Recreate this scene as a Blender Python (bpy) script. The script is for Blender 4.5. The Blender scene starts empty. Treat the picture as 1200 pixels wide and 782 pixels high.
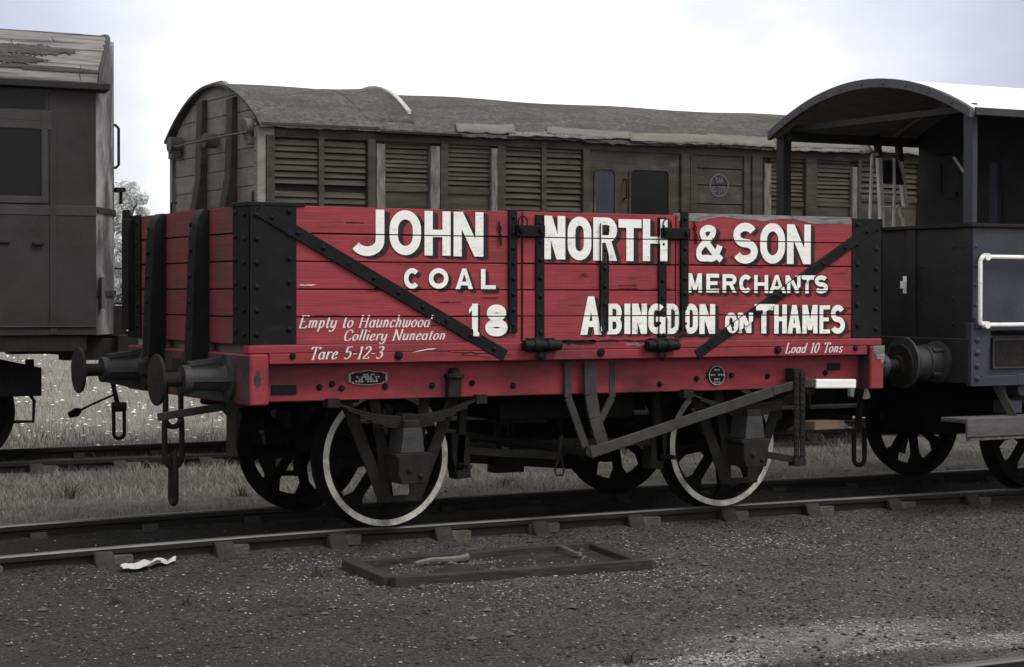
import bpy, bmesh, math, random
import numpy as np
from mathutils import Vector, Matrix
random.seed(7); RNG = np.random.default_rng(7)
scene = bpy.context.scene
COL = scene.collection
PI = math.pi

# ------------------------------------------------------------------ camera
CAM = np.array([-6.9492, -12.8386, 1.5814])
FW = np.array([0.47763541, 0.87832039, -0.02043796])
RT = np.array([0.87852214, -0.47769718, 0.00206038])
UP = np.array([0.00795348, 0.01893931, 0.999789])
FPX = 2298.955            # focal length in pixels of a 1200 px wide frame

def _ray(u, v):
    return FW + RT * (u - 600) / FPX - UP * (v - 391) / FPX
def on_y(u, v, Y):
    d = _ray(u, v); t = (Y - CAM[1]) / d[1]; p = CAM + d * t; return p[0], p[2]
def on_x(u, v, X):
    d = _ray(u, v); t = (X - CAM[0]) / d[0]; p = CAM + d * t; return p[1], p[2]
def on_z(u, v, Z):
    d = _ray(u, v); t = (Z - CAM[2]) / d[2]; p = CAM + d * t; return p[0], p[1]

cd = bpy.data.cameras.new('camera'); cam = bpy.data.objects.new('camera', cd); COL.objects.link(cam)
cd.sensor_width = 36; cd.lens = FPX / 1200 * 36; cd.clip_end = 4000; cd.clip_start = .1
M = Matrix([[RT[0], UP[0], -FW[0], CAM[0]], [RT[1], UP[1], -FW[1], CAM[1]], [RT[2], UP[2], -FW[2], CAM[2]], [0, 0, 0, 1]])
cam.matrix_world = M
scene.camera = cam

# ------------------------------------------------------------------ materials
def mat(name, col, rough=.7, var=.25, scale=(6, 6, 6), bump=.15, bscale=(40, 40, 40), col2=None, fac2=.5, s2=(2, 2, 2), lo=.52, hi=.64, metal=0, spec=.3, detail=8):
    """base colour broken up by two noises: a fine tone variation and worn patches of a second colour"""
    m = bpy.data.materials.new(name); m.use_nodes = True
    nt = m.node_tree; N = nt.nodes; L = nt.links
    bs = N['Principled BSDF']; bs.inputs['Roughness'].default_value = rough; bs.inputs['Metallic'].default_value = metal
    bs.inputs['Specular IOR Level'].default_value = spec
    tc = N.new('ShaderNodeTexCoord')
    def noise(sc, det=detail, rg=.6):
        mp = N.new('ShaderNodeMapping'); mp.inputs['Scale'].default_value = sc
        mp.inputs['Location'].default_value = (random.random() * 9, random.random() * 9, random.random() * 9)
        L.new(tc.outputs['Object'], mp.inputs['Vector'])
        n = N.new('ShaderNodeTexNoise'); n.inputs['Scale'].default_value = 1; n.inputs['Detail'].default_value = det; n.inputs['Roughness'].default_value = rg
        L.new(mp.outputs['Vector'], n.inputs['Vector']); return n
    n1 = noise(scale)
    r = N.new('ShaderNodeMapRange'); r.inputs['From Min'].default_value = .3; r.inputs['From Max'].default_value = .7
    r.inputs['To Min'].default_value = 1 - var; r.inputs['To Max'].default_value = 1 + var
    L.new(n1.outputs['Fac'], r.inputs['Value'])
    mx = N.new('ShaderNodeMix'); mx.data_type = 'RGBA'; mx.blend_type = 'MULTIPLY'; mx.inputs[0].default_value = 1
    mx.inputs[6].default_value = (*col, 1); L.new(r.outputs['Result'], mx.inputs[7])
    out = mx.outputs[2]
    if col2 is not None:
        n2 = noise(s2, 10, .7)
        r2 = N.new('ShaderNodeMapRange'); r2.inputs['From Min'].default_value = lo; r2.inputs['From Max'].default_value = hi
        r2.inputs['To Min'].default_value = 0; r2.inputs['To Max'].default_value = fac2
        L.new(n2.outputs['Fac'], r2.inputs['Value'])
        m2 = N.new('ShaderNodeMix'); m2.data_type = 'RGBA'; L.new(r2.outputs['Result'], m2.inputs[0])
        L.new(out, m2.inputs[6]); m2.inputs[7].default_value = (*col2, 1); out = m2.outputs[2]
    L.new(out, bs.inputs['Base Color'])
    if bump:
        n3 = noise(bscale, 6, .6)
        b = N.new('ShaderNodeBump'); b.inputs['Strength'].default_value = bump; b.inputs['Distance'].default_value = .02
        L.new(n3.outputs['Fac'], b.inputs['Height']); L.new(b.outputs['Normal'], bs.inputs['Normal'])
    return m

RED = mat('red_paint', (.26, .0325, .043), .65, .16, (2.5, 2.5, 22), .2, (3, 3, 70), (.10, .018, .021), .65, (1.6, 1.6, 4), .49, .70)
REDEND = mat('red_paint_end_shaded', (.145, .024, .032), .75, .25, (2.5, 2.5, 25), .25, (3, 3, 70), (.075, .034, .034), .85, (1.5, 2.5, 4), .42, .64)  # red darkened because the end faces away from the sun, plus soot
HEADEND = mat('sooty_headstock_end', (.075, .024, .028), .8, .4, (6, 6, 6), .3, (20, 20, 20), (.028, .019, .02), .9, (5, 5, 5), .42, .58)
REDFR = mat('red_frame_paint', (.225, .026, .037), .65, .22, (3, 3, 12), .15, (20, 20, 40), (.075, .019, .019), .75, (1.8, 1.8, 5), .49, .66)
WOODIN = mat('inside_wood', (.12, .10, .085), .85, .3, (3, 3, 20), .3)
GROOVE = mat('plank_gap', (.012, .008, .008), .95, .2, bump=0)
GREYW = mat('weathered_bare_wood', (.20, .19, .19), .9, .45, (5, 5, 60), .5, (6, 6, 90), (.06, .055, .05), .8, (7, 7, 30))
IRON = mat('black_iron', (.0055, .0055, .0057), .62, .4, (9, 9, 9), .10, (50, 50, 50), (.024, .023, .023), .5, (7, 7, 12), .55, .75, spec=.16)
IRON2 = mat('dull_iron', (.0145, .0133, .012), .75, .4, (12, 12, 12), .3, (60, 60, 60), (.03, .024, .02), .5, (9, 9, 9), .55, .75, spec=.15)
LEVER = mat('worn_grey_iron', (.038, .036, .034), .65, .35, (10, 10, 10), .2, (60, 60, 60), spec=.2)
BUFGREY = mat('buffer_grey', (.034, .0325, .034), .55, .3, (10, 10, 10), .2, (60, 60, 60))
BLACK = mat('wheel_black', (.0045, .0045, .0045), .85, .4, (10, 10, 10), .2, (50, 50, 50), (.012, .0105, .009), .5, (6, 6, 6), spec=.08)
WHITE = mat('white_paint', (.80, .79, .76), .6, .08, (9, 9, 40), .1, (8, 8, 90), (.36, .34, .33), .7, (14, 14, 22), .56, .70)
RIMW = mat('white_rim_paint', (.58, .56, .52), .6, .2, (9, 9, 9), .1, (40, 40, 40), (.14, .13, .115), .9, (5, 5, 5), .44, .62)
SHADE = mat('black_letter_shade', (.014, .011, .012), .6, .3, bump=0)
CREAM = mat('small_letter_paint', (.66, .61, .60), .6, .12, (15, 15, 40), bump=0)
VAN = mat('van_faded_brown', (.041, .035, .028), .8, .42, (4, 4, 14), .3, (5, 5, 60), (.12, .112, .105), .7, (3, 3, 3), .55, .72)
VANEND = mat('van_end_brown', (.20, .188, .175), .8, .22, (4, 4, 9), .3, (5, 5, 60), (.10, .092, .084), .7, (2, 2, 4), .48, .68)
LOUV = mat('louvre_olive', (.044, .038, .029), .8, .55, (2, 8, 18), .25, (5, 5, 60), (.14, .125, .12), .7, (2, 3, 22), .6, .74)
PALEP = mat('peeling_pale_post', (.145, .134, .127), .85, .45, (30, 30, 7), .4, (40, 40, 10), (.07, .062, .055), .9, (20, 20, 5), .5, .62)
FELT = mat('roof_felt', (.082, .075, .071), .95, .55, (22, 22, 22), .9, (45, 45, 45), (.046, .041, .039), .8, (1.6, 3.5, 3.5), .46, .62)
FELTP = mat('pale_felt_strip', (.125, .122, .108), .9, .2, (4, 9, 9), .3, (50, 50, 50))
GLASSD = mat('dark_window', (.005, .005, .0055), .4, .2, bump=0, spec=.2)
GLASSB = mat('blue_blind', (.026, .028, .050), .6, .25, (9, 9, 9), bump=.1)
COACH = mat('coach_grey_brown', (.0185, .0168, .0163), .7, .38, (2, 2, 3), .2, (30, 30, 30), (.034, .0315, .033), .6, (1, 1, 1.5), .45, .7)
COACHEND = mat('coach_end_lit_grey', (.25, .24, .245), .75, .3, (3, 3, 3), .2, (30, 30, 30), (.045, .042, .044), .9, (2, 2, 1.0), .42, .56)  # paler than the side: light on the bow end is in this colour
COACHF = mat('coach_frame_grey', (.032, .030, .030), .65, .25, (4, 4, 4), .2)
ROOFB = mat('bleached_roof_boards', (.165, .158, .153), .9, .6, (2, 20, 40), .6, (3, 30, 60), (.05, .045, .045), .9, (1.2, 9, 22), .53, .63)
BLUE = mat('blue_grey_paint', (.032, .0345, .049), .55, .22, (4, 4, 4), .12, (40, 40, 40), (.05, .045, .046), .6, (5, 5, 1.2), .55, .72)
BVEND = mat('dark_end_paint', (.018, .0168, .0168), .6, .3, (5, 5, 5), .15, (40, 40, 40), (.034, .031, .031), .5, (3, 3, 3), spec=.2)
BVROOFU = mat('roof_underside', (.21, .188, .165), .85, .3, (4, 14, 4), .2)
BVROOFT = mat('white_roof_sheet', (.82, .82, .80), .7, .06, bump=.05)
CREAMP = mat('dirty_white_pole', (.55, .54, .51), .6, .25, (30, 30, 8), .1)
STEPW = mat('tan_step_wood', (.55, .40, .29), .8, .2, (3, 20, 20), .2)
STEPG = mat('grey_step_board', (.075, .072, .075), .85, .3, (4, 20, 20), .3)
RAILM = mat('rusty_rail', (.011, .0098, .0086), .85, .4, (6, 20, 20), .3, (30, 30, 30))
RAILT = mat('worn_rail_head', (.10, .094, .09), .5, .3, (3, 30, 30), .1, (20, 60, 60), metal=.4)
CHAIRM = mat('cast_rail_chair', (.026, .0238, .0215), .85, .4, (14, 14, 14), .4, (40, 40, 40))
KEYM = mat('oak_key', (.07, .063, .055), .9, .6, (9, 30, 30), .4)
SLEEP = mat('old_sleeper', (.045, .04, .036), .95, .4, (30, 4, 4), .5, (60, 8, 8))
FRAMEW = mat('tarry_frame_wood', (.022, .0205, .0185), .85, .4, (4, 25, 25), .5, (6, 50, 50), (.045, .042, .038), .6, (5, 15, 15))
STICKW = mat('grey_stick', (.12, .11, .10), .9, .3, (20, 20, 20), .4)
RAG = mat('pale_litter', (.42, .40, .405), .9, .2, (9, 9, 9), .3)
BARK = mat('bark', (.08, .07, .06), .9, .3)
LEAF = mat('hazed_leaf', (.56, .58, .57), .8, .3, (1, 1, 1), bump=0)  # foliage paled: the haze of distance is in the colour
LEAF2 = mat('hazed_hedge_leaf', (.42, .44, .43), .8, .3, (1, 1, 1), bump=0)  # foliage paled for distance haze in the same way
GRASS = mat('dry_grass', (.20, .192, .172), .9, .45, (.8, .8, .8), bump=0)
GRASSM = mat('meadow_grass', (.27, .262, .235), .9, .35, (.5, .5, .5), bump=0)
FLOWER = mat('white_flower', (.80, .79, .76), .8, .1, bump=0)
STONEW = mat('pale_stone', (.22, .212, .208), .9, .5, (60, 60, 60), bump=0)
STONEG = mat('grey_stone', (.05, .047, .045), .9, .5, (30, 30, 30), bump=0)
PLATE = mat('cast_plate_face', (.26, .25, .22), .6, .3, (30, 30, 30), bump=0)
ROUNDEL = mat('faded_blue_paint', (.085, .086, .112), .8, .3, (40, 40, 40), bump=0)
DARKV = mat('dark_blue_black', (.016, .017, .021), .6, .3, (3, 3, 3), .15)

# ------------------------------------------------------------------ mesh builder
class MB:
    def __init__(s): s.v = []; s.f = []; s.m = []
    def add(s, vs, fs, mi=0):
        o = len(s.v); s.v += [tuple(map(float, p)) for p in vs]; s.f += [tuple(i + o for i in f) for f in fs]; s.m += [mi] * len(fs); return s
    def box(s, x0, x1, y0, y1, z0, z1, mi=0):
        if x0 > x1: x0, x1 = x1, x0
        if y0 > y1: y0, y1 = y1, y0
        if z0 > z1: z0, z1 = z1, z0
        return s.add([(x0, y0, z0), (x1, y0, z0), (x1, y1, z0), (x0, y1, z0), (x0, y0, z1), (x1, y0, z1), (x1, y1, z1), (x0, y1, z1)],
              [(0, 3, 2, 1), (4, 5, 6, 7), (0, 1, 5, 4), (1, 2, 6, 5), (2, 3, 7, 6), (3, 0, 4, 7)], mi)
    def bar(s, p, q, w, h, side=(0, 1, 0), mi=0):
        """rectangular bar from p to q; w across 'side', h across the third axis"""
        p = Vector(p); q = Vector(q); d = (q - p).normalized(); sd = Vector(side); sd = (sd - d * sd.dot(d)).normalized(); u = d.cross(sd)
        a = sd * w / 2; b = u * h / 2
        vs = [p - a - b, p + a - b, p + a + b, p - a + b, q - a - b, q + a - b, q + a + b, q - a + b]
        return s.add(vs, [(0, 1, 2, 3), (7, 6, 5, 4), (0, 4, 5, 1), (1, 5, 6, 2), (2, 6, 7, 3), (3, 7, 4, 0)], mi)
    def cyl(s, p, q, r0, r1=None, seg=16, caps=True, mi=0):
        r1 = r0 if r1 is None else r1
        p = Vector(p); q = Vector(q); d = (q - p).normalized(); a = d.orthogonal().normalized(); b = d.cross(a)
        vs = []; fs = []
        for k in range(seg):
            t = 2 * PI * k / seg; n = a * math.cos(t) + b * math.sin(t); vs += [p + n * r0, q + n * r1]
        for k in range(seg):
            j = (k + 1) % seg; fs.append((2 * k, 2 * j, 2 * j + 1, 2 * k + 1))
        if caps: fs += [tuple(2 * k for k in reversed(range(seg))), tuple(2 * k + 1 for k in range(seg))]
        return s.add(vs, fs, mi)
    def tube(s, pts, r, seg=8, closed=False, mi=0):
        P = [Vector(p) for p in pts]; n = len(P); vs = []; fs = []
        last = None
        for i in range(n):
            d = (P[(i + 1) % n] - P[i - 1]) if closed else (P[min(i + 1, n - 1)] - P[max(i - 1, 0)])
            d.normalize()
            a = d.orthogonal().normalized() if last is None else (last - d * last.dot(d)).normalized()
            last = a; b = d.cross(a)
            rr = r[i] if isinstance(r, (list, tuple)) else r
            for k in range(seg):
                t = 2 * PI * k / seg; vs.append(P[i] + (a * math.cos(t) + b * math.sin(t)) * rr)
        for i in range(n if closed else n - 1):
            i2 = (i + 1) % n
            for k in range(seg):
                j = (k + 1) % seg; fs.append((i * seg + k, i * seg + j, i2 * seg + j, i2 * seg + k))
        if not closed: fs += [tuple(reversed(range(seg))), tuple((n - 1) * seg + k for k in range(seg))]
        return s.add(vs, fs, mi)
    def prism(s, poly, axis, a, b, mi=0):
        """2-D polygon extruded along axis; for 'x' the polygon is (y,z), 'y' -> (x,z), 'z' -> (x,y)"""
        def P(p, t): return {'x': (t, p[0], p[1]), 'y': (p[0], t, p[1]), 'z': (p[0], p[1], t)}[axis]
        n = len(poly); vs = [P(p, a) for p in poly] + [P(p, b) for p in poly]
        fs = [tuple(range(n)), tuple(reversed(range(n, 2 * n)))] + [(i, i + n, (i + 1) % n + n, (i + 1) % n) for i in range(n)]
        return s.add(vs, fs, mi)
    def lathe(s, prof, c, axis='y', seg=40, mi=0):
        """closed profile of (radius, along) spun about an axis through c"""
        vs = []; fs = []; n = len(prof)
        for k in range(seg):
            t = 2 * PI * k / seg; cs, sn = math.cos(t), math.sin(t)
            for r, h in prof:
                if axis == 'y': vs.append((c[0] + r * cs, c[1] + h, c[2] + r * sn))
                elif axis == 'x': vs.append((c[0] + h, c[1] + r * cs, c[2] + r * sn))
                else: vs.append((c[0] + r * cs, c[1] + r * sn, c[2] + h))
        for k in range(seg):
            j = (k + 1) % seg
            for i in range(n):
                i2 = (i + 1) % n; fs.append((k * n + i, j * n + i, j * n + i2, k * n + i2))
        return s.add(vs, fs, mi)
    def bolt(s, c, n, r=.016, h=.014, mi=0):
        c = Vector(c); n = Vector(n)
        s.cyl(c - n * .002, c + n * h * .5, r * 1.25, r * 1.2, 10, True, mi); return s.cyl(c + n * h * .4, c + n * h, r, r * .6, 8, True, mi)
    def build(s, name, m, parent=None, bevel=0, smooth=True, fix=True):
        ms = m if isinstance(m, (list, tuple)) else [m]
        org = Vector((0, 0, 0)); o_ = parent
        while o_ is not None: org += o_.location; o_ = o_.parent
        me = bpy.data.meshes.new(name)
        me.from_pydata([(x - org.x, y - org.y, z - org.z) for x, y, z in s.v], [], s.f)
        for k in ms: me.materials.append(k)
        me.polygons.foreach_set('material_index', s.m)
        if fix or bevel:
            bm = bmesh.new(); bm.from_mesh(me)
            bmesh.ops.recalc_face_normals(bm, faces=bm.faces)
            if bevel:
                es = [e for e in bm.edges if len(e.link_faces) == 2 and e.calc_face_angle(0) > .6]
                bmesh.ops.bevel(bm, geom=es, offset=bevel, segments=1, affect='EDGES', clamp_overlap=True)
            bm.to_mesh(me); bm.free()
        if smooth:
            me.polygons.foreach_set('use_smooth', [True] * len(me.polygons)); me.set_sharp_from_angle(angle=math.radians(32))
        me.update()
        ob = bpy.data.objects.new(name, me); COL.objects.link(ob)
        if parent is not None: ob.parent = parent
        return ob

def thing(name, label, cat, loc=(0, 0, 0), group=None):
    o = bpy.data.objects.new(name, None); COL.objects.link(o); o.location = loc; o.empty_display_size = .2
    o['label'] = label; o['category'] = cat
    if group: o['group'] = group
    return o
def tag(o, label, cat, group=None, kind=None):
    o['label'] = label; o['category'] = cat
    if group: o['group'] = group
    if kind: o['kind'] = kind
    return o
def structure(o): o['kind'] = 'structure'; return o

# ------------------------------------------------------------------ lettering
def catmull(pts, n=7, closed=False):
    P = [np.array(p, float) for p in pts]; out = []
    m = len(P)
    for i in range(m if closed else m - 1):
        if closed: a, b, c, d = P[i - 1], P[i], P[(i + 1) % m], P[(i + 2) % m]
        else: a, b, c, d = P[max(i - 1, 0)], P[i], P[i + 1], P[min(i + 2, m - 1)]
        for k in range(n):
            t = k / n
            out.append(.5 * ((2 * b) + (-a + c) * t + (2 * a - 5 * b + 4 * c - d) * t * t + (-a + 3 * b - 3 * c + d) * t ** 3))
    if not closed: out.append(P[-1])
    return out
def strip(path, t, closed=False):
    """quads along a path; t is a width, or a function of the direction"""
    P = [np.array(p, float) for p in path]; n = len(P); L = []; R = []
    for i in range(n):
        d = (P[(i + 1) % n] - P[i - 1]) if closed else (P[min(i + 1, n - 1)] - P[max(i - 1, 0)])
        d = d / (np.linalg.norm(d) + 1e-9); nn = np.array([-d[1], d[0]]); w = t(d) if callable(t) else t
        L.append(P[i] + nn * w / 2); R.append(P[i] - nn * w / 2)
    return [[L[i], R[i], R[(i + 1) % n], L[(i + 1) % n]] for i in range(n if closed else n - 1)]
def rect(x0, x1, y0, y1): return [[(x0, y0), (x1, y0), (x1, y1), (x0, y1)]]
def arc(cx, cy, rx, ry, a0, a1, n=14): return [(cx + rx * math.cos(math.radians(a0 + (a1 - a0) * k / n)), cy + ry * math.sin(math.radians(a0 + (a1 - a0) * k / n))) for k in range(n + 1)]
def race(w, h, t, a0, a1, n=10):
    """racetrack-shaped path inside a w x h box, from angle a0 to a1"""
    rx = (w - t) / 2; ry = min(rx * 1.15, (h - t) / 2); out = []
    N = 40
    for k in range(N + 1):
        a = math.radians(a0 + (a1 - a0) * k / N); s_ = math.sin(a)
        off = (h / 2 - t / 2 - ry) * (1 if s_ > 1e-6 else -1 if s_ < -1e-6 else 0)
        out.append((w / 2 + rx * math.cos(a), h / 2 + ry * s_ + off))
    return out
def block(ch, w, h, t):
    """layers of quads for a sign-writer's block capital in a w x h box with stroke t"""
    if ch == 'J':
        r = w - t
        return [strip([(w - t / 2, h)] + [(w - t / 2, h * .42)] + arc(w * .42, h * .34, w - t / 2 - w * .42, h * .34 - t / 2, 0, -150, 16)[1:], t)]
    if ch == 'O': return [strip(race(w, h, t, 0, 360)[:-1], t, True)]
    if ch == 'H': return [rect(0, t, 0, h) + rect(w - t, w, 0, h) + rect(t, w - t, h * .5 - t * .4, h * .5 + t * .4)]
    if ch == 'N': return [rect(0, t, 0, h) + rect(w - t, w, 0, h), [[(0, h), (t * 1.12, h), (w, 0), (w - t * 1.12, 0)]]]
    if ch == 'I': return [rect(0, w, 0, h)]
    if ch == '1': return [rect(w * .35, w, 0, h), [[(0, h * .82), (w * .5, h), (w * .5, h * .84), (0, h * .7)]]]
    if ch == 'T': return [rect(0, w, h - t, h) + rect(w / 2 - t / 2, w / 2 + t / 2, 0, h - t)]
    if ch == 'L': return [rect(0, t, 0, h) + rect(t, w, 0, t * .95)]
    if ch == 'E': return [rect(0, t, 0, h) + rect(t, w, h - t * .85, h) + rect(t, w, 0, t * .85) + rect(t, w * .88, h / 2 - t * .4, h / 2 + t * .4)]
    if ch == 'A': return [[[(0, 0), (t, 0), (w * .5 + t * .35, h), (w * .5 - t * .45, h)]], [[(w - t, 0), (w, 0), (w * .5 + t * .45, h), (w * .5 - t * .35, h)]], rect(w * .22, w * .78, h * .2, h * .2 + t * .75)]
    if ch == 'M': return [rect(0, t * .9, 0, h) + rect(w - t * .9, w, 0, h), [[(0, h), (t * 1.05, h), (w / 2 + t * .4, h * .12), (w / 2 - t * .4, h * .12)]], [[(w, h), (w - t * 1.05, h), (w / 2 - t * .4, h * .12), (w / 2 + t * .4, h * .12)]]]
    if ch in 'RB':
        b = strip([(t * .9, h - t * .42), (w * .55, h - t * .42)] + arc(w * .55, h * .5 + (h * .5 - t * .42) * .5 + .0, w * .45 - t / 2, (h * .5 - t * .42) * .5, 90, -90, 14)[1:] + [(t * .9, h * .5)], lambda d: t * (.84 + .16 * abs(d[1])))
        if ch == 'R':
            return [rect(0, t, 0, h), b, [[(w * .42, h * .5), (w * .42 + t, h * .5), (w, 0), (w - t * 1.05, 0)]]]
        c = strip([(t * .9, h * .5), (w * .55, h * .5)] + arc(w * .55, (h * .5 + t * .42) * .5, w * .45 - t / 2, (h * .5 - t * .42) * .5, 90, -90, 14)[1:] + [(t * .9, t * .42)], lambda d: t * (.84 + .16 * abs(d[1])))
        return [rect(0, t, 0, h), b, c]
    if ch == 'D': return [rect(0, t, 0, h), strip([(t * .9, h - t / 2), (w * .45, h - t / 2)] + arc(w * .45, h - t / 2 - min(h * .3, w * .5), w * .55 - t / 2, min(h * .3, w * .5), 90, 0, 8)[1:] + arc(w * .45, t / 2 + min(h * .3, w * .5), w * .55 - t / 2, min(h * .3, w * .5), 0, -90, 8) + [(t * .9, t / 2)], t)]
    if ch == 'C': return [strip(race(w, h, t, 42, 318), t)]
    if ch == 'G': return [strip(race(w, h, t, 42, 350), t), rect(w * .48, w, h * .40, h * .40 + t * .8) + rect(w - t * .8, w, 0, h * .40)]
    if ch == 'S':
        k = t / 2; rx = w / 2 - k; hy = (h - t) / 4 + .0
        up = arc(w / 2, h - k - hy, rx * .94, hy, 28, 180, 16) + arc(w / 2, h - k - hy, rx * .94, hy, 180, 262, 8)[1:]
        dn = arc(w / 2, k + hy, rx, hy, 82, 0, 8) + arc(w / 2, k + hy, rx, hy, 0, -155, 16)[1:]
        P = up + [((up[-1][0] + dn[0][0]) / 2, h / 2)] + dn
        return [strip(P, t)]
    if ch == '8':
        k = t / 2
        return [strip(arc(w / 2, h * .735, w * .43 - k, h * .265 - k, 0, 360, 26)[:-1], t, True), strip(arc(w / 2, h * .275, w * .5 - k, h * .275 - k, 0, 360, 26)[:-1], t, True)]
    if ch == '&':
        k = t / 2
        p = [(w * .97, k * .5), (w * .62, h * .30), (w * .3, h * .62), (w * .22, h * .80), (w * .42, h - k), (w * .64, h * .84), (w * .56, h * .66), (w * .3, h * .5), (w * .1, h * .32), (w * .12, h * .12), (w * .4, k), (w * .68, h * .12), (w * .86, h * .36), (w * .9, h * .44)]
        return [strip(catmull(p[:7], 6), t * .85), strip(catmull(p[6:], 6), t * .85)]
    raise KeyError(ch)

def _el(cx, cy, rx, ry): return ('c', arc(cx, cy, rx, ry, 0, 360, 18)[:-1])
SCRIPT = {  # advance width, pen paths (x-height .6, capital height 1)
 'E': (.62, [[(.08, 0), (.08, 1)], [(.0, 1), (.5, 1), (.5, .86)], [(.08, .52), (.36, .52)], [(.0, 0), (.5, 0), (.54, .18)]]),
 'H': (.74, [[(.1, 0), (.1, 1)], [(.56, 0), (.56, 1)], [(.1, .52), (.56, .52)], [(0, 0), (.2, 0)], [(0, 1), (.2, 1)], [(.46, 0), (.66, 0)], [(.46, 1), (.66, 1)]]),
 'C': (.62, ['s', [(.52, .74), (.46, .94), (.3, 1), (.12, .86), (.05, .5), (.12, .14), (.3, 0), (.46, .06), (.54, .25)]]),
 'N': (.74, [[(.1, 0), (.1, 1)], [(.08, 1), (.56, 0)], [(.58, 0), (.58, 1)], [(0, 0), (.2, 0)], [(0, 1), (.14, 1)], [(.5, 1), (.68, 1)]]),
 'T': (.56, [[(.28, 0), (.28, 1)], [(0, .82), (0, .99), (.56, .99), (.56, .82)], [(.18, 0), (.38, 0)]]),
 'L': (.56, [[(.1, 0), (.1, 1)], [(0, 1), (.22, 1)], [(0, 0), (.46, 0), (.5, .2)]]),
 'm': (.72, [[(.08, 0), (.08, .6), (.0, .54)], ['s', [(.08, .42), (.17, .58), (.29, .56), (.32, .4), (.32, 0)]], ['s', [(.32, .42), (.41, .58), (.53, .56), (.56, .4), (.56, .08), (.64, .04)]]]),
 'n': (.48, [[(.08, 0), (.08, .6), (.0, .54)], ['s', [(.08, .42), (.17, .58), (.29, .56), (.33, .4), (.33, .08), (.42, .04)]]]),
 'h': (.48, [[(.08, 0), (.08, 1.02), (.0, .96)], ['s', [(.08, .42), (.17, .58), (.29, .56), (.33, .4), (.33, .08), (.42, .04)]]]),
 'p': (.48, [[(.08, -.32), (.08, .6), (.0, .54)], _el(.22, .3, .15, .29)]),
 't': (.32, [['s', [(.12, .86), (.12, .15), (.18, 0), (.28, .08)]], [(0, .6), (.27, .6)]]),
 'y': (.46, [['s', [(.04, .6), (.05, .2), (.14, .02), (.26, .08), (.33, .25)]], ['s', [(.35, .6), (.34, -.05), (.24, -.28), (.1, -.3), (.02, -.2)]]]),
 'o': (.46, [_el(.2, .3, .17, .29)]),
 'a': (.48, [_el(.19, .3, .16, .29), [(.36, .6), (.36, .06), (.43, .02)]]),
 'u': (.48, [['s', [(.0, .54), (.06, .6), (.06, .2), (.13, .02), (.25, .06), (.34, .25)]], [(.35, .6), (.35, .06), (.43, .02)]]),
 'c': (.40, [['s', [(.33, .48), (.22, .6), (.07, .45), (.05, .2), (.15, .01), (.3, .06), (.35, .15)]]]),
 'w': (.66, [['s', [(.0, .54), (.06, .6), (.06, .2), (.14, .01), (.26, .1), (.31, .3)]], ['s', [(.31, .6), (.31, .2), (.38, .01), (.5, .12), (.56, .4), (.52, .6)]]]),
 'd': (.48, [_el(.19, .3, .16, .29), [(.36, 1.02), (.36, .06), (.43, .02)]]),
 'l': (.22, [[(.08, 1.02), (.08, .07), (.15, .02)], [(.0, .96), (.08, 1.02)]]),
 'i': (.22, [[(.08, .6), (.08, .07), (.15, .02)], [(.08, .80), (.08, .92)]]),
 'e': (.42, [['s', [(.05, .28), (.2, .32), (.32, .42), (.28, .56), (.17, .6), (.06, .42), (.05, .18), (.15, .01), (.3, .06), (.36, .16)]]]),
 'r': (.36, [[(.08, 0), (.08, .6), (.0, .54)], ['s', [(.08, .4), (.16, .56), (.27, .6), (.3, .52)]]]),
 's': (.38, [['s', [(.3, .48), (.18, .6), (.06, .48), (.12, .34), (.24, .26), (.3, .12), (.17, .0), (.03, .12)]]]),
 '5': (.52, [[(.42, .99), (.1, .99)], ['s', [(.1, .99), (.08, .55), (.24, .62), (.4, .5), (.42, .24), (.26, .01), (.05, .1)]]]),
 '1': (.34, [[(.16, 0), (.16, 1), (.04, .86)], [(.04, 0), (.28, 0)]]),
 '2': (.5, [['s', [(.06, .78), (.14, .97), (.32, .97), (.42, .76), (.32, .5), (.04, .02)]], [(.04, .02), (.42, .02), (.45, .16)]]),
 '3': (.5, [['s', [(.06, .86), (.2, 1), (.38, .9), (.36, .66), (.18, .54)]], ['s', [(.18, .54), (.38, .46), (.42, .2), (.26, .0), (.05, .1)]]]),
 '0': (.52, [_el(.23, .5, .19, .49)]),
 '-': (.34, [[(.03, .42), (.27, .42)]]), ' ': (.34, [])}
def script_polys(text, slant=.28):
    pen = lambda d: .045 + .085 * abs(d[1] * .97 - d[0] * .2) ** 1.3
    x = 0; layers = []
    for ch in text:
        adv, paths = SCRIPT[ch]
        if paths and paths[0] == 's': paths = [paths]
        for p in paths:
            closed = False
            if isinstance(p, tuple): pts = p[1]; closed = True
            elif p and p[0] == 's': pts = catmull(p[1], 5)
            else:
                pts = []
                for a, b in zip(p[:-1], p[1:]):
                    pts.append(a); pts.append(((a[0] * .02 + b[0] * .98), (a[1] * .02 + b[1] * .98)))
                pts.append(p[-1])
            layers.append([[(qx + x + qy * slant, qy) for qx, qy in q] for q in strip(pts, pen, closed)])
        x += adv + .06
    return layers, x - .06
# =================================================================== THE COAL WAGON
A = 2.52; YF = -1.225; ZB = 1.25; PL = .178; ZT = ZB + 5 * PL
wagon = thing('coal_wagon', 'red five plank open coal wagon with white painted lettering and black ironwork', 'railway wagon', (0, 0, 0))
xd0 = on_y(611.5, 320, YF)[0]; xd1 = on_y(791.5, 320, YF)[0]

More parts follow.
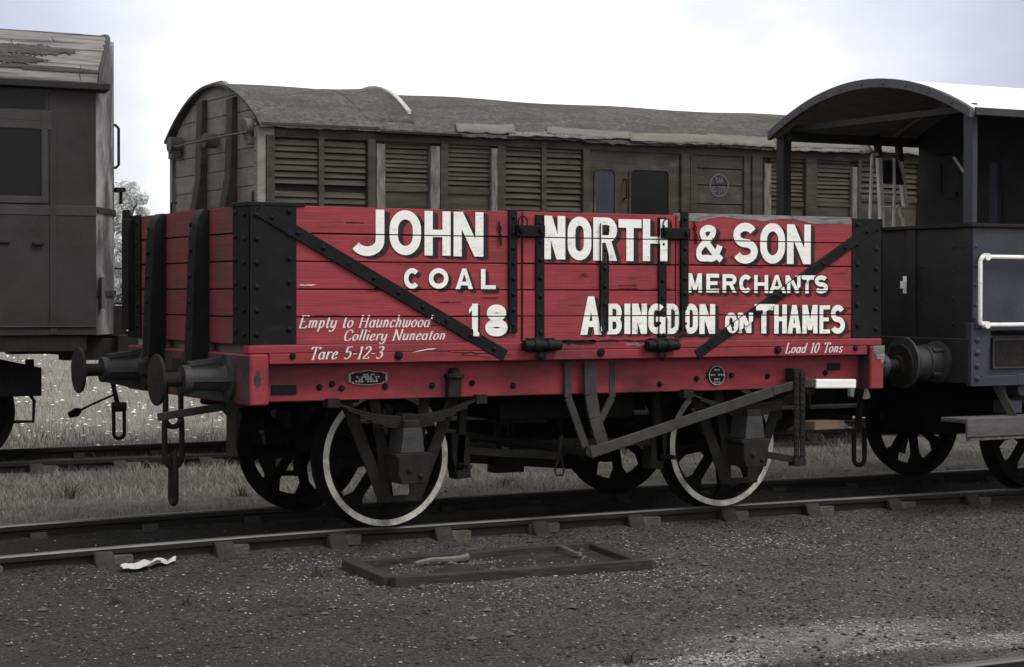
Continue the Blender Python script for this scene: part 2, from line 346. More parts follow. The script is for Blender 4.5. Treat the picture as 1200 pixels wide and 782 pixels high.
def planks(mb, x0, x1, yo, yi, sgn=1, seed=0):
    r = random.Random(seed)
    for k in range(5):
        j = r.uniform(-.0025, .0025); g0 = .004 + r.uniform(-.002, .002); g1 = .004 + r.uniform(-.002, .002)
        mb.box(x0 + r.uniform(0, .003), x1 - r.uniform(0, .003), yo + j * sgn, yo + .055 * sgn, ZB + PL * k + g0, ZB + PL * (k + 1) - g1, 0)
    mb.box(x0 + .004, x1 - .004, yo + .03 * sgn, yo + .07 * sgn, ZB + .012, ZT - .012, 1)
    mb.box(x0 + .002, x1 - .002, yo + .0703 * sgn, yo + .074 * sgn, ZB + .015, ZT - .015, 2)
    return mb
PMATS = [RED, GROOVE, WOODIN]
panL = planks(MB(), -A + .004, xd0 - .006, YF, 0, 1, 1).build('side_panel', PMATS, wagon, .004)
panR = planks(MB(), xd1 + .006, A - .004, YF, 0, 1, 2).build('side_panel', PMATS, wagon, .004)
door = planks(MB(), xd0 + .006, xd1 - .006, YF - .006, 0, 1, 3).build('side_door', PMATS, wagon, .004)
planks(MB(), -A + .004, A - .004, -YF, 0, -1, 4).build('side_panel', PMATS, wagon, .004)['label'] = 'far side planking of the wagon'
def endplanks(xo, sg, seed):
    mb = MB(); r = random.Random(seed)
    ye = -YF - .08
    for k in range(5):
        mb.box(xo + r.uniform(-.002, .002), xo + sg * .055, -ye, ye, ZB + PL * k + .005, ZB + PL * (k + 1) - .005, 0)
    mb.box(xo + sg * .03, xo + sg * .07, -ye, ye, ZB + .01, ZT - .01, 1)
    mb.box(xo + sg * .0703, xo + sg * .074, -ye, ye, ZB + .01, ZT - .01, 2)
    return mb
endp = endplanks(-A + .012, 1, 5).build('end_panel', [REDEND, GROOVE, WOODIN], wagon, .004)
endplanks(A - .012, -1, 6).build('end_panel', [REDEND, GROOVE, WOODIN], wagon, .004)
MB().box(-A + .08, A - .08, YF + .08, -YF - .08, ZB - .06, ZB).build('floor', WOODIN, wagon)

# bare grey edge where the paint has peeled off the top plank, right of the door
from mathutils import noise as _mn0
def mnz(a): return _mn0.noise((a, 2.5, 1.5))
mb = MB(); pts = []
x0, x1 = xd1 + .02, on_y(997, 265, YF)[0]
n = 60
for i in range(n + 1):
    x = x0 + (x1 - x0) * i / n
    d = .030 + .026 * mnz(i * .13) + .010 * mnz(i * .5 + 9) + RNG.uniform(-.002, .002) + .02 * max(0, (i - 36) / 24) + .012 * (1 if i < 8 else 0)
    pts.append((x, max(.006, d)))
for i in range(n):
    (xa, da), (xb, db) = pts[i], pts[i + 1]
    mb.add([(xa, YF - .0045, ZT - da), (xb, YF - .0045, ZT - db), (xb, YF - .0045, ZT - .002), (xa, YF - .0045, ZT - .002)], [(0, 1, 2, 3)])
mb.box(x0, x1, YF - .004, YF + .06, ZT - .004, ZT + .012)
mb.build('bare_top_edge', GREYW, panR, smooth=False)['label'] = 'bare grey weathered top edge with peeling paint'
mb = MB(); mb.box(-A - .004, -2.14, YF - .012, YF + .08, ZT - .01, ZT + .014); mb.box(-A - .012, -A + .09, YF + .005, -.93, ZT - .012, ZT + .016)
mb.build('iron_capping', IRON, wagon, .003)

# corner plates with bolt heads
def bolts_line(mb, pts, n, r=.015): [mb.bolt(p, n, r) for p in pts]
xpl = on_y(347, 330, YF)[0]; xpr = on_y(998, 330, YF)[0]
def corner_plate(xe, xi, ysgn, sg):
    mb = MB(); yo = YF * -ysgn if ysgn > 0 else YF
    yo = YF if ysgn < 0 else -YF
    t = .008 * ysgn
    mb.box(xe, xi, yo, yo + t, ZB + .004, ZT + .004)
    mb.box(xe - sg * .002, xe + sg * .01, yo + t, yo - ysgn * .27, ZB + .004, ZT + .005)
    for k in range(6):
        z = ZB + .07 + k * .15
        mb.bolt((xe + sg * .055, yo + t, z), (0, ysgn, 0)); mb.bolt((xi - sg * .05, yo + t, z + .03), (0, ysgn, 0))
        mb.bolt((xe - sg * .002, yo - ysgn * .06, z), (-sg, 0, 0)); mb.bolt((xe - sg * .002, yo - ysgn * .21, z + .02), (-sg, 0, 0))
    return mb.build('corner_plate', IRON, wagon, .0015)
corner_plate(-A, xpl, -1, 1); corner_plate(A, xpr, -1, -1); corner_plate(-A, xpl, 1, 1); corner_plate(A, xpr, 1, -1)

# end stanchions: tapered timbers with a chamfered head
def stanchion(yc, w, xo, sg):
    mb = MB(); d = .10
    prof = [(xo, .93), (xo, ZT - .005), (xo - sg * d * .35, ZT - .005), (xo - sg * d * .8, ZT - .07), (xo - sg * d, ZT - .20), (xo - sg * (d + .035), 1.0), (xo - sg * (d + .03), .93)]
    mb.prism(prof, 'y', yc - w / 2, yc + w / 2)
    for k in range(5): mb.bolt((xo - sg * (d + .02 - .004 * k), yc, ZB + .1 + .17 * k), (-sg, 0, 0))
    return mb.build('end_stanchion', IRON, wagon, .006)
ys = [(-.62, .15), (.33, .15)]
ys = [(on_x(231, 330, -A - .05)[0], .135), (on_x(181, 330, -A - .05)[0], .145)]
for yc, w in ys:
    stanchion(yc, w, -A + .012, 1); stanchion(yc, w, A - .012, -1)
mb = MB(); mb.box(-A - .05, -A + .01, 1.09, 1.235, ZB + .06, ZT - .02); mb.box(-A - .03, -A, 1.17, 1.29, ZT - .16, ZT + .05)
mb.build('end_bracket', IRON, wagon, .004)

# curb rail, headstocks, solebars
mb = MB(); mb.box(-A, A, YF - .012, YF + .09, 1.197, ZB); mb.box(-2.385, 2.385, YF - .012, YF + .09, 1.128, 1.199)
curb = mb.build('curb_rail', REDFR, wagon, .006)
mb = MB()
for px in (466, 703, 910): mb.bolt((on_y(px, 415, YF)[0], YF - .012, 1.175), (0, -1, 0), .024, .022)
for px in (342, 1001): mb.bolt((on_y(px, 415, YF)[0], YF - .012, 1.18), (0, -1, 0), .018, .016)
mb.build('bolt', IRON, curb)
def headstock(sg):
    x0 = -A * sg; mb = MB()
    mb.box(x0, x0 + sg * .125, -1.262, 1.262, .872, 1.194)
    return mb.build('headstock', REDFR, wagon, .01)
hl = headstock(1); hr = headstock(-1)
MB().prism([(2.42, 1.197), (2.523, 1.197), (2.523, 1.09), (2.50, 1.06), (2.48, 1.10), (2.455, 1.09), (2.44, 1.14), (2.42, 1.13)], 'y', -1.265, -1.2615).build('bare_patch', GREYW, hr)['label'] = 'bare wood where the red paint has flaked off'
MB().prism([(-2.492, 1.02), (-2.474, .985), (-2.452, 1.0), (-2.448, 1.045), (-2.46, 1.05), (-2.458, 1.085), (-2.475, 1.10), (-2.483, 1.06), (-2.495, 1.055)], 'y', -1.265, -1.2615).build('bare_patch', LEVER, hl)
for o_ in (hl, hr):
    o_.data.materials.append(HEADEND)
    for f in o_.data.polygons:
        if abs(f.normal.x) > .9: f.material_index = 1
ySB = -1.12
solebar = MB().box(-2.394, 2.394, ySB, ySB + .11, .885, 1.124).build('solebar', REDFR, wagon, .005)
MB().box(-2.394, 2.394, -ySB - .11, -ySB, .885, 1.124).build('solebar', REDFR, wagon, .005)
mb = MB()
for x in (-1.9, -.9, .9, 1.9): mb.box(x - .05, x + .05, ySB + .115, -ySB - .115, .9, 1.1)
mb.build('cross_member', IRON2, wagon)
# solebar fittings
def S(u, v): return on_y(u, v, ySB)
mb = MB()
for u, v in [(374, 454), (389, 450), (400, 455), (451, 453), (506, 452), (553, 449), (601, 452), (773, 450), (816, 444), (857, 440), (899, 441), (967, 437)]:
    x, z = S(u, v); mb.bolt((x, ySB, z), (0, -1, 0), .017, .02)
mb.build('bolt', IRON, solebar)
def plate_rect(u0, v0, u1, v1, name='iron_plate', d=.01, m=IRON):
    x0, z0 = S(u0, v1); x1, z1 = S(u1, v0)
    return MB().box(x0, x1, ySB - d, ySB + .002, z0, z1).build(name, m, solebar, .002)
plate_rect(318, 451, 347, 463); plate_rect(966, 443, 1003, 447.5); plate_rect(969, 425.5, 984, 434)
# builder's plate with notched corners and illegible cast lines
x0, z0 = S(408, 452); x1, z1 = S(453, 433); cx = (x0 + x1) / 2; cz = (z0 + z1) / 2; w = (x1 - x0) / 2; h = (z1 - z0) / 2
def notched(k):
    a, b = w * k, h * k
    return [(cx - a, cz - b * .55), (cx - a * .86, cz - b * .55), (cx - a * .8, cz - b * .8), (cx, cz - b), (cx + a * .8, cz - b * .8), (cx + a * .86, cz - b * .55), (cx + a, cz - b * .55),
            (cx + a, cz + b * .55), (cx + a * .86, cz + b * .55), (cx + a * .8, cz + b * .72), (cx + a * .3, cz + b * .8), (cx, cz + b), (cx - a * .3, cz + b * .8), (cx - a * .8, cz + b * .72), (cx - a * .86, cz + b * .55), (cx - a, cz + b * .55)]
bp = MB().prism(notched(1), 'y', ySB - .012, ySB + .001).prism(notched(.9), 'y', ySB - .0135, ySB - .011, 1)
for k, (ww, zz) in enumerate([(.35, .42), (.62, .12), (.5, -.16), (.68, -.45)]):
    nseg = 9
    for q in range(nseg):
        if (q * 7 + k * 3) % 5 == 0: continue
        xa = cx + w * ww * (-1 + 2 * q / nseg); bp.box(xa, xa + w * ww * 1.5 / nseg, ySB - .0142, ySB - .0134, cz + h * zz - .008, cz + h * zz + .004, 0)
bp.build('builders_plate', [PLATE, IRON], solebar, 0)['label'] = 'black cast plate with notched corners'
# round registration plate with a broad band
x0, z0 = S(839, 440); r_ = .073; mb = MB()
mb.cyl((x0, ySB, z0), (x0, ySB - .012, z0), r_, r_, 32, True, 1); mb.prism([(x0 - r_ * 1.18, z0 - .02), (x0 + r_ * 1.18, z0 - .02), (x0 + r_ * 1.18, z0 + .022), (x0 - r_ * 1.18, z0 + .022)], 'y', ySB - .0135, ySB - .001, 1)
mb.lathe([(r_ * .88, -.0122), (r_ * .97, -.0122), (r_ * .97, -.0142), (r_ * .88, -.0142)], (x0, ySB, z0), 'y', 32, 0)
for zz, ww in ((.040, .5), (.004, 1.0), (-.028, .35), (-.05, .4)):
    for q in range(7):
        if (q * 5 + int(zz * 900)) % 6 == 0: continue
        xa = x0 + r_ * ww * (-1 + 2 * q / 7); mb.box(xa, xa + r_ * ww * .2, ySB - .0155, ySB - .0137, z0 + zz - .007, z0 + zz + .007, 0)
mb.build('registration_plate', [PLATE, IRON], solebar, 0)['label'] = 'round black plate with a broad band and cast lettering'
# door stop springs
for u in (529.5,):
    x, z = S(u, 451); mb = MB(); mb.box(x - .05, x + .05, ySB - .05, ySB, z - .085, z + .07); mb.box(x - .062, x + .062, ySB - .07, ySB, z + .045, z + .075); mb.cyl((x, ySB - .03, z + .06), (x, ySB - .03, z + .115), .045, .03, 12)
    mb.build('door_stop', IRON2, solebar, .006)

# ironwork on the side: diagonal straps, knees, door straps, hinges, latches
def px_line(u0, v0, u1, v1, y): a = on_y(u0, v0, y); b = on_y(u1, v1, y); return a, b
PUSH = []      # (nx, nz, centre, half width, z0, z1, depth): where letters run over ironwork
def strap_bar(name, u0, v0, u1, v1, w, d, parent, nb, m=IRON, y=YF):
    (xa, za), (xb, zb) = px_line(u0, v0, u1, v1, y)
    mb = MB(); mb.bar((xa, y - d / 2 + .001, za), (xb, y - d / 2 + .001, zb), d + .002, w, (0, 1, 0))
    for k in range(nb):
        t = (k + .5) / nb; mb.bolt((xa + (xb - xa) * t, y - d, za + (zb - za) * t), (0, -1, 0), .014, .012)
    dx, dz = xb - xa, zb - za; l = math.hypot(dx, dz); nx, nz = -dz / l, dx / l
    PUSH.append((nx, nz, nx * xa + nz * za, w / 2 + .001, min(za, zb), max(za, zb), d + .0014))
    return mb.build(name, m, parent, .003)
strap_bar('diagonal_strap', 302, 246, 591, 417, .082, .018, wagon, 10)
strap_bar('diagonal_strap', 1027, 263, 815, 416, .075, .018, wagon, 8)
strap_bar('side_knee', 600, 246, 600, 390, .062, .022, panL, 8)
strap_bar('side_knee', 801, 248, 801, 388, .062, .022, panR, 8)
YD = YF - .006
strap_bar('door_strap', 632, 252, 632, 400, .066, .016, door, 7, y=YD)
strap_bar('door_strap', 707.5, 262, 707.5, 388, .07, .016, door, 6, y=YD)
strap_bar('door_strap', 775.5, 255, 775.5, 402, .066, .016, door, 7, y=YD)
for u0, u1, v in ((603, 636, 270), (772, 806, 273)):
    (xa, za), (xb, zb) = px_line(u0, v, u1, v, YD); mb = MB()
    mb.box(xa, xb, YD - .036, YD - .0165, za - .04, za + .035); mb.cyl((xa + .03, YD - .03, za + .01), (xa + .03, YD - .06, za + .01), .03, .026, 12); mb.cyl((xb - .03, YD - .03, za), (xb - .03, YD - .055, za), .022, .02, 12)
    mb.tube([(xa + .03 + .035 * math.cos(t) , YD - .06, za + .05 + .045 * math.sin(t)) for t in np.linspace(0, 2 * PI, 14)[:-1]], .006, 6, True)
    mb.build('door_latch', IRON, door, .004)
for u in (583, 812):      # short chains with a pin hanging by the latches
    x, z = on_y(u + 1, 263, YF); mb = MB()
    for k in range(5): mb.tube([(x + .010 * math.cos(t) * (1 if k % 2 else .5) + .004 * k, YF - .012 + (0 if k % 2 else .008 * math.cos(t)), z - .03 * k + .02 * math.sin(t)) for t in np.linspace(0, 2 * PI, 10)[:-1]], .0045, 5, True)
    mb.build('pin_chain', IRON, panL if u < 700 else panR)
for u0, u1 in ((612, 655), (756, 793)):
    (xa, za), (xb, zb) = px_line(u0, 405, u1, 405, YF - .03); mb = MB()
    mb.cyl((xa, YF - .05, za), (xb, YF - .05, za), .036, .036, 14); mb.cyl((xa + (xb - xa) * .25, YF - .05, za), (xa + (xb - xa) * .42, YF - .05, za), .045, .045, 14); mb.cyl((xa + (xb - xa) * .6, YF - .05, za), (xa + (xb - xa) * .76, YF - .05, za), .045, .045, 14)
    mb.box(xa + .04, xb - .04, YF - .045, YF - .004, za - .045, za + .05); mb.bolt(((xa + xb) / 2, YF - .04, za - .075), (0, -1, 0), .03, .02)
    mb.build('door_hinge', IRON, door, .004)
# dark scuffed scars in the paint near the door foot (cracked, blackened wood with its own shape)
def scar(pts, y, parent, m):
    mb = MB()
    for k in range(len(pts) - 1):
        (ua, va, wa), (ub, vb, wb) = pts[k], pts[k + 1]
        a0 = on_y(ua, va - wa, y); a1 = on_y(ua, va + wa, y); b0 = on_y(ub, vb - wb, y); b1 = on_y(ub, vb + wb, y)
        mb.add([(a1[0], y, a1[1]), (b1[0], y, b1[1]), (b0[0], y, b0[1]), (a0[0], y, a0[1])], [(0, 1, 2, 3)])
    ob = mb.build('scarred_paint', m, parent, smooth=False); return ob
def jag(u0, v0, u1, v1, w, n, j):
    return [(u0 + (u1 - u0) * k / n, v0 + (v1 - v0) * k / n + RNG.uniform(-j, j), 0 if k in (0, n) else w * RNG.uniform(.25, 1)) for k in range(n + 1)]
yc_ = YF - .0128
scar(jag(504, 411, 600, 416, 1.0, 14, 1.1), yc_, curb, GROOVE); scar(jag(538, 416, 575, 419, .8, 7, .6), yc_, curb, GROOVE)
scar(jag(608, 403, 700, 401, 3.0, 22, 1.0), yc_, curb, GROOVE); scar(jag(655, 400, 800, 399, 1.7, 26, .8), yc_, curb, GROOVE); scar(jag(732, 403, 762, 404, 2.0, 8, .8), yc_, curb, GREYW)
scar(jag(792, 394, 850, 392, 2.2, 12, 1.2), YF - .0052, panR, GROOVE); scar(jag(808, 382, 846, 387, 2.0, 9, 1.0), YF - .0052, panR, IRON2); scar(jag(975, 386, 998, 388, 2.5, 6, 1.0), YF - .0052, panR, GROOVE)
scar(jag(482, 413, 512, 408, .7, 6, .5), yc_ - .0004, curb, CREAM)
scar(jag(350, 334.5, 372, 334, .9, 6, .5), YF - .0052, panL, CREAM)

rs = random.Random(12)
for k in range(46):      # splits along the grain and chipped plank edges
    u = rs.choice([rs.uniform(352, 590), rs.uniform(642, 700), rs.uniform(716, 768), rs.uniform(812, 990)]); par = panL if u < 600 else door if u < 790 else panR
    row = rs.randint(0, 4); xq, _z = on_y(u, 320, YF); zq = ZB + PL * row + (rs.choice([.010, .168]) if rs.random() < .6 else rs.uniform(.03, .15)); l_ = rs.uniform(.04, .22); mb = MB(); n = 6; yy = (YF - .006 if par is door else YF) - .0045
    for q in range(n):
        xa_, xb_ = xq + l_ * q / n, xq + l_ * (q + 1) / n; h0 = (0 if q == 0 else rs.uniform(.0012, .004)); h1 = (0 if q == n - 1 else rs.uniform(.0012, .004)); zo = rs.uniform(-.002, .002)
        mb.add([(xa_, yy, zq - h0), (xb_, yy, zq - h1 + zo), (xb_, yy, zq + h1 + zo), (xa_, yy, zq + h0)], [(0, 1, 2, 3)])
    mb.build('scarred_paint', GROOVE if rs.random() < .7 else REDEND, par, smooth=False)
# ------------------------------------------------------------------ painted lettering
def lettering(layers, y0, m, name, parent, step=.00025):
    """quads in (x,z) laid on the planks, broken at plank gaps and lifted where they run over ironwork"""
    bm = bmesh.new()
    for i, lay in enumerate(layers):
        for kq, q in enumerate(lay):
            try: bm.faces.new([bm.verts.new((p[0], -i * step - (kq % 3) * 4e-5, p[1])) for p in q])
            except ValueError: pass
    def cut(co, no):
        bmesh.ops.bisect_plane(bm, geom=bm.verts[:] + bm.edges[:] + bm.faces[:], plane_co=co, plane_no=no)
    zs = [v.co.z for v in bm.verts]; xs = [v.co.x for v in bm.verts]
    gaps = [ZB + PL * k for k in range(0, 5) if min(zs) < ZB + PL * k < max(zs)]
    for g in gaps:
        cut((0, 0, g - .004), (0, 0, 1)); cut((0, 0, g + .004), (0, 0, 1))
    for nx, nz, c, hw, za, zb_, d in PUSH:
        s_ = [nx * x + nz * z for x in (min(xs), max(xs)) for z in (min(zs), max(zs))]
        if max(s_) < c - hw or min(s_) > c + hw: continue
        for e in (-hw, hw): cut((nx * (c + e), 0, nz * (c + e)), (nx, 0, nz))
        if abs(nz) < .01:
            for zz in (za, zb_): cut((0, 0, zz), (0, 0, 1))
    mb = MB()
    for f in bm.faces:
        c = f.calc_center_median()
        if any(abs(c.z - g) < .0039 for g in gaps): continue
        d = 0
        for nx, nz, cc, hw, za, zb_, dd in PUSH:
            if abs(nx * c.x + nz * c.z - cc) < hw and za < c.z < zb_: d = max(d, dd)
        onD = xd0 < c.x < xd1
        vs = [(v.co.x, y0 - (.006 if onD else 0) - d + v.co.y, v.co.z) for v in f.verts]
        a = sum(vs[k][0] * vs[(k + 1) % len(vs)][2] - vs[(k + 1) % len(vs)][0] * vs[k][2] for k in range(len(vs)))
        if abs(a) < 2e-7: continue
        mb.add(vs if a > 0 else vs[::-1], [tuple(range(len(vs)))])
    bm.free()
    return mb.build(name, m, parent, smooth=False, fix=False)

def word(glyphs, parent, tr, sh=(.040, -.017)):
    """glyphs: (char, u0, v0, u1, v1) boxes on the wagon side; tr: stroke as a share of the glyph height"""
    white = []; shade = []
    for ch, u0, v0, u1, v1 in glyphs:
        xa, za = on_y(u0, v1, YF); xb, zb_ = on_y(u1, v0, YF); w, h = xb - xa, zb_ - za
        t = min(tr * h, w * (1 if ch == 'I' else .31 if ch in '8S&' else .40 if h > .22 else .36))
        if ch == '1': t = w * .6
        L = block(ch, w, h, t)
        L = [[[(p[0] + xa, p[1] + za) for p in q] for q in lay] for lay in L]
        white += L
        for k in (.34, .67, 1.0): shade += [[[(p[0] + sh[0] * k, p[1] + sh[1] * k) for p in q] for q in lay] for lay in L]
    lettering(shade, YF - .0031, SHADE, 'letter_shade', parent, .00008)
    lettering(white, YF - .0062, WHITE, 'lettering', parent, .0002)
word([('J', 415, 246, 450, 300), ('O', 456, 247, 493, 299), ('H', 497, 248, 527.5, 299.5), ('N', 531, 249, 566, 300.5)], panL, .205)
word([('N', 635.5, 253.5, 661.5, 304), ('O', 664, 254.5, 692, 305), ('R', 694, 255.5, 722, 305.5), ('T', 723.5, 257.5, 750.5, 306), ('H', 752, 257.5, 779.5, 306)], door, .205)
word([('&', 816, 263.5, 846, 307), ('S', 858, 261.5, 887.5, 309), ('O', 890, 262, 919.5, 309), ('N', 921.5, 263.5, 949.5, 309.5)], panR, .205)
word([('C', 473, 314.5, 492, 338.5), ('O', 502, 314.5, 525, 338.5), ('A', 533, 315, 554, 339.5), ('L', 563, 315.5, 580.5, 340)], panL, .24, (.028, -.020))
word([('M', 805.5, 320.5, 822, 343), ('E', 827, 321, 842, 343), ('R', 846, 321.5, 862.5, 343), ('C', 865.5, 322, 881, 343.5), ('H', 883, 322.5, 899.5, 343.5), ('A', 900.5, 322.5, 918.5, 343.5), ('N', 919.5, 323, 935.5, 343.5), ('T', 936.5, 323, 953, 344), ('S', 953.5, 323, 969.5, 344)], panR, .24, (.028, -.018))
word([('1', 549, 356, 559.5, 394), ('8', 568, 357, 594.5, 394.5)], panL, .26, (.02, -.012))
word([('A', 679, 347.5, 704, 392.5), ('B', 710.5, 356, 727.5, 392), ('I', 730.5, 356, 737.5, 391.5), ('N', 739.5, 356, 757, 391.5), ('G', 758.5, 356, 777, 391.5), ('D', 779.5, 356, 795, 391.5)], door, .21, (.034, -.014))
word([('O', 800.5, 356, 817.5, 391.5), ('N', 819, 356.5, 837.5, 391.5)], panR, .21, (.034, -.014))
word([('O', 849, 366.5, 863, 390.5), ('N', 864, 366.5, 880, 390.5)], panR, .25, (.026, -.01))
word([('T', 883.5, 356.5, 905.5, 391), ('H', 906.5, 357, 921.5, 391), ('A', 922, 357.5, 938.5, 391), ('M', 939.5, 357.5, 957.5, 391), ('E', 959.5, 358, 972, 391), ('S', 972.5, 357.5, 989.5, 391.5)], panR, .21, (.034, -.014))

def script_line(text, u0, v0, u1, v1, parent, y=YF - .005):
    xa, za = on_y(u0, v1, y); xb, zb_ = on_y(u1, v0, y); h = zb_ - za
    L, W = script_polys(text); kx = (xb - xa) / (W + .2)
    lay = [[[(xa + p[0] * kx, za + p[1] * h) for p in q] for q in l_] for l_ in L]
    return lay
lettering(script_line('Empty to Haunchwood', 350, 369.5, 506, 384.5, panL), YF - .005, CREAM, 'lettering', panL, .00002)
lettering(script_line('Colliery Nuneaton', 402, 386, 524, 399.5, panL), YF - .005, CREAM, 'lettering', panL, .00002)
lettering(script_line('Tare 5-12-3', 361.5, 406, 450, 421.5, curb), YF - .0135, CREAM, 'lettering', curb, .00002)
lettering(script_line('Load 10 Tons', 919, 401.5, 988, 414, curb), YF - .0135, CREAM, 'lettering', curb, .00002)

# ------------------------------------------------------------------ running gear
WR = .47; XW = 1.3716
def make_wheel(white):
    """a spoked wheel about the origin, outer face towards -y"""
    root = MB().lathe([(WR - .065, -.064), (WR - .008, -.064), (WR - .003, -.05), (WR, .03), (WR + .008, .035), (WR + .03, .045), (WR + .03, .06), (WR + .01, .066), (WR - .065, .066), (WR - .085, .03), (WR - .085, -.03)], (0, 0, 0), 'y', 64)
    for k in range(8):
        a = k * PI / 4 + .15; c, s = math.cos(a), math.sin(a)
        root.bar((c * .08, 0, s * .08), (c * .40, 0, s * .40), .05, .062, (0, 1, 0))
        root.prism([(c * .39 - s * .085, s * .39 + c * .085), (c * .30 - s * .028, s * .30 + c * .028), (c * .30 + s * .028, s * .30 - c * .028), (c * .39 + s * .085, s * .39 - c * .085)], 'y', -.024, .024)
    root.cyl((0, -.09, 0), (0, .09, 0), .115, .115, 24); root.cyl((0, -.12, 0), (0, -.08, 0), .07, .08, 20)
    return root
wheels = []
for i, (x, sg) in enumerate([(-XW, -1), (XW, -1), (-XW, 1), (XW, 1)]):
    yc = sg * .745
    mb = MB(); base = make_wheel(sg < 0)
    mb.v = [(p[0] + x, p[1] * (1 if sg < 0 else -1) + yc, p[2] + WR) for p in base.v]; mb.f = base.f; mb.m = base.m
    w = mb.build('wheel', BLACK, wagon, 0)
    if sg < 0:
        m2 = MB().lathe([(.421, -.060), (.421, -.0665), (.4625, -.0665), (.4625, -.060)], (x, yc, WR), 'y', 64)
        m2.build('painted_rim', RIMW, w)['label'] = 'white painted rim'
for x in (-XW, XW):
    MB().cyl((x, -1.02, WR), (x, 1.02, WR), .065, .065, 18).build('axle', BLACK, wagon)

def axleguard(x, sg):
    y = sg * 1.02
    m = MB()
    for s in (-1, 1):
        m.bar((x + s * .115, y, .19), (x + s * .115, y, .56), .018, .085, (0, 1, 0))
        m.bar((x + s * .125, y + sg * .002, .23), (x + s * .40, y + sg * .002, .89), .018, .082, (0, 1, 0))
        m.bar((x + s * .125, y, .52), (x + s * .19, y, .89), .016, .075, (0, 1, 0))
        m.box(x + s * .30, x + s * .47, y - .012, y + .013, .86, 1.05)
    m.bar((x - .165, y, .215), (x + .165, y, .215), .02, .04, (0, 1, 0))
    m.build('axle_guard', IRON2, wagon, .003)
    ab = MB(); yb = y + sg * .10
    ab.prism([(x - .09, .33), (x - .11, .40), (x - .11, .50), (x - .13, .505), (x - .13, .53), (x + .13, .53), (x + .13, .505), (x + .11, .50), (x + .11, .40), (x + .09, .33)], 'y', yb - .12, yb + .11)
    ab.prism([(x - .09, .53), (x - .068, .70), (x + .068, .70), (x + .09, .53)], 'y', yb - .10, yb + .09, 1)
    ab.box(x - .06, x + .06, yb - .09, yb + .08, .70, .745); ab.bolt((x - .03, yb + sg * .12, .42), (0, sg, 0), .022); ab.bolt((x + .05, yb + sg * .12, .38), (0, sg, 0), .018)
    b = ab.build('axle_box', [IRON2, BUFGREY], wagon, .012)
    sp = MB(); n = 5
    for k in range(n):
        half = .52 - k * .085
        pts = []
        for q in range(13):
            t = -1 + q / 6; X = half * t; z = .765 + .105 * (X / .52) ** 2 - k * .0165 + .075 * 0
            pts.append((x + X, z))
        for q in range(12):
            (xa, za), (xb, zb_) = pts[q], pts[q + 1]
            sp.add([(xa, yb - .04, za - .007), (xb, yb - .04, zb_ - .007), (xb, yb - .04, zb_ + .007), (xa, yb - .04, za + .007), (xa, yb + .04, za - .007), (xb, yb + .04, zb_ - .007), (xb, yb + .04, zb_ + .007), (xa, yb + .04, za + .007)],
                   [(0, 1, 2, 3), (7, 6, 5, 4), (3, 2, 6, 7), (0, 4, 5, 1)] + ([(0, 3, 7, 4)] if q == 0 else []) + ([(1, 5, 6, 2)] if q == 11 else []))
    sp.box(x - .05, x + .05, yb - .05, yb + .05, .68, .785)
    for s in (-1, 1): sp.box(x + s * .50, x + s * .58, yb - .05, yb + .05, .84, .90)
    sp.build('leaf_spring', IRON2, wagon)
for x in (-XW, XW):
    for sg in (-1, 1): axleguard(x, sg)

# brake gear
def Sy(u, v, y): x, z = on_y(u, v, y); return (x, y, z)
yV = -1.135
mb = MB()
for (a, b, c, d, w, dy) in [((665, 424), (665.5, 466), (686, 524), None, .055, 0), ((717, 424), (717, 466), (704, 492), (694, 510), .05, .03), ((691, 424), (692, 463), (697, 490), (706, 521), .095, -.025)]:
    P = [Sy(*q, yV - .01 + dy) for q in (a, b, c, d) if q]
    for p, q in zip(P[:-1], P[1:]): mb.bar(p, q, .02, w, (0, 1, 0))
mb.cyl(Sy(694, 529, yV - .05), Sy(694, 529, yV + .12), .045, .045, 14)
mb.build('vee_hanger', LEVER, wagon, .003)
p0 = Sy(692, 531, yV - .055)
crossx, crossz = p0[0], p0[2]
MB().cyl((crossx, -1.1, crossz), (crossx, 1.1, crossz), .03, .03, 12).build('brake_shaft', IRON2, wagon)
yL = yV - .085
lv = MB()
P = [Sy(692, 531, yL), Sy(905, 459, yL), Sy(936, 449.5, yL), Sy(960, 449.5, yL)]
for p, q in zip(P[:-1], P[1:]): lv.bar(p, q, .022, .075 if q is P[1] else .062, (0, 1, 0))
lev = lv.build('brake_lever', LEVER, wagon, .004)
lv = MB(); lv.bar(Sy(955, 449.8, yL), Sy(1002, 449.8, yL), .034, .068, (0, 1, 0)); lv.build('lever_handle', WHITE, lev, .006)['label'] = 'white painted handle of the brake lever'
gd = MB()
for u in (931.5, 938.5):
    a = Sy(u, 435, yL); b = Sy(u, 541, yL); gd.bar((a[0], yL - .02, a[2]), (b[0], yL - .02, b[2]), .012, .042, (0, 1, 0))
    for k in range(13): gd.bolt((a[0], yL - .026, a[2] + (b[2] - a[2]) * (k + 1) / 14), (0, -1, 0), .009, .008)
a = Sy(931, 541, yL); gd.box(a[0] - .02, a[0] + .085, yL - .03, yL + .05, a[2] - .03, a[2] + .02)
a = Sy(897, 533, yL); b = Sy(940, 540, yL); gd.bar(a, b, .02, .05, (0, 1, 0)); c = Sy(935, 440, yL); gd.box(c[0] - .04, c[0] + .05, yL, ySB, c[2] - .04, c[2] + .05)
gd.build('lever_guide', IRON2, wagon, .002)
mb = MB(); mb.box(-2.3, 2.3, -.30, -.18, .80, 1.18); mb.box(-2.3, 2.3, .18, .30, .80, 1.18); mb.box(-.55, .55, -.9, .9, .70, .88); mb.build('draft_timber', BLACK, wagon, .01)
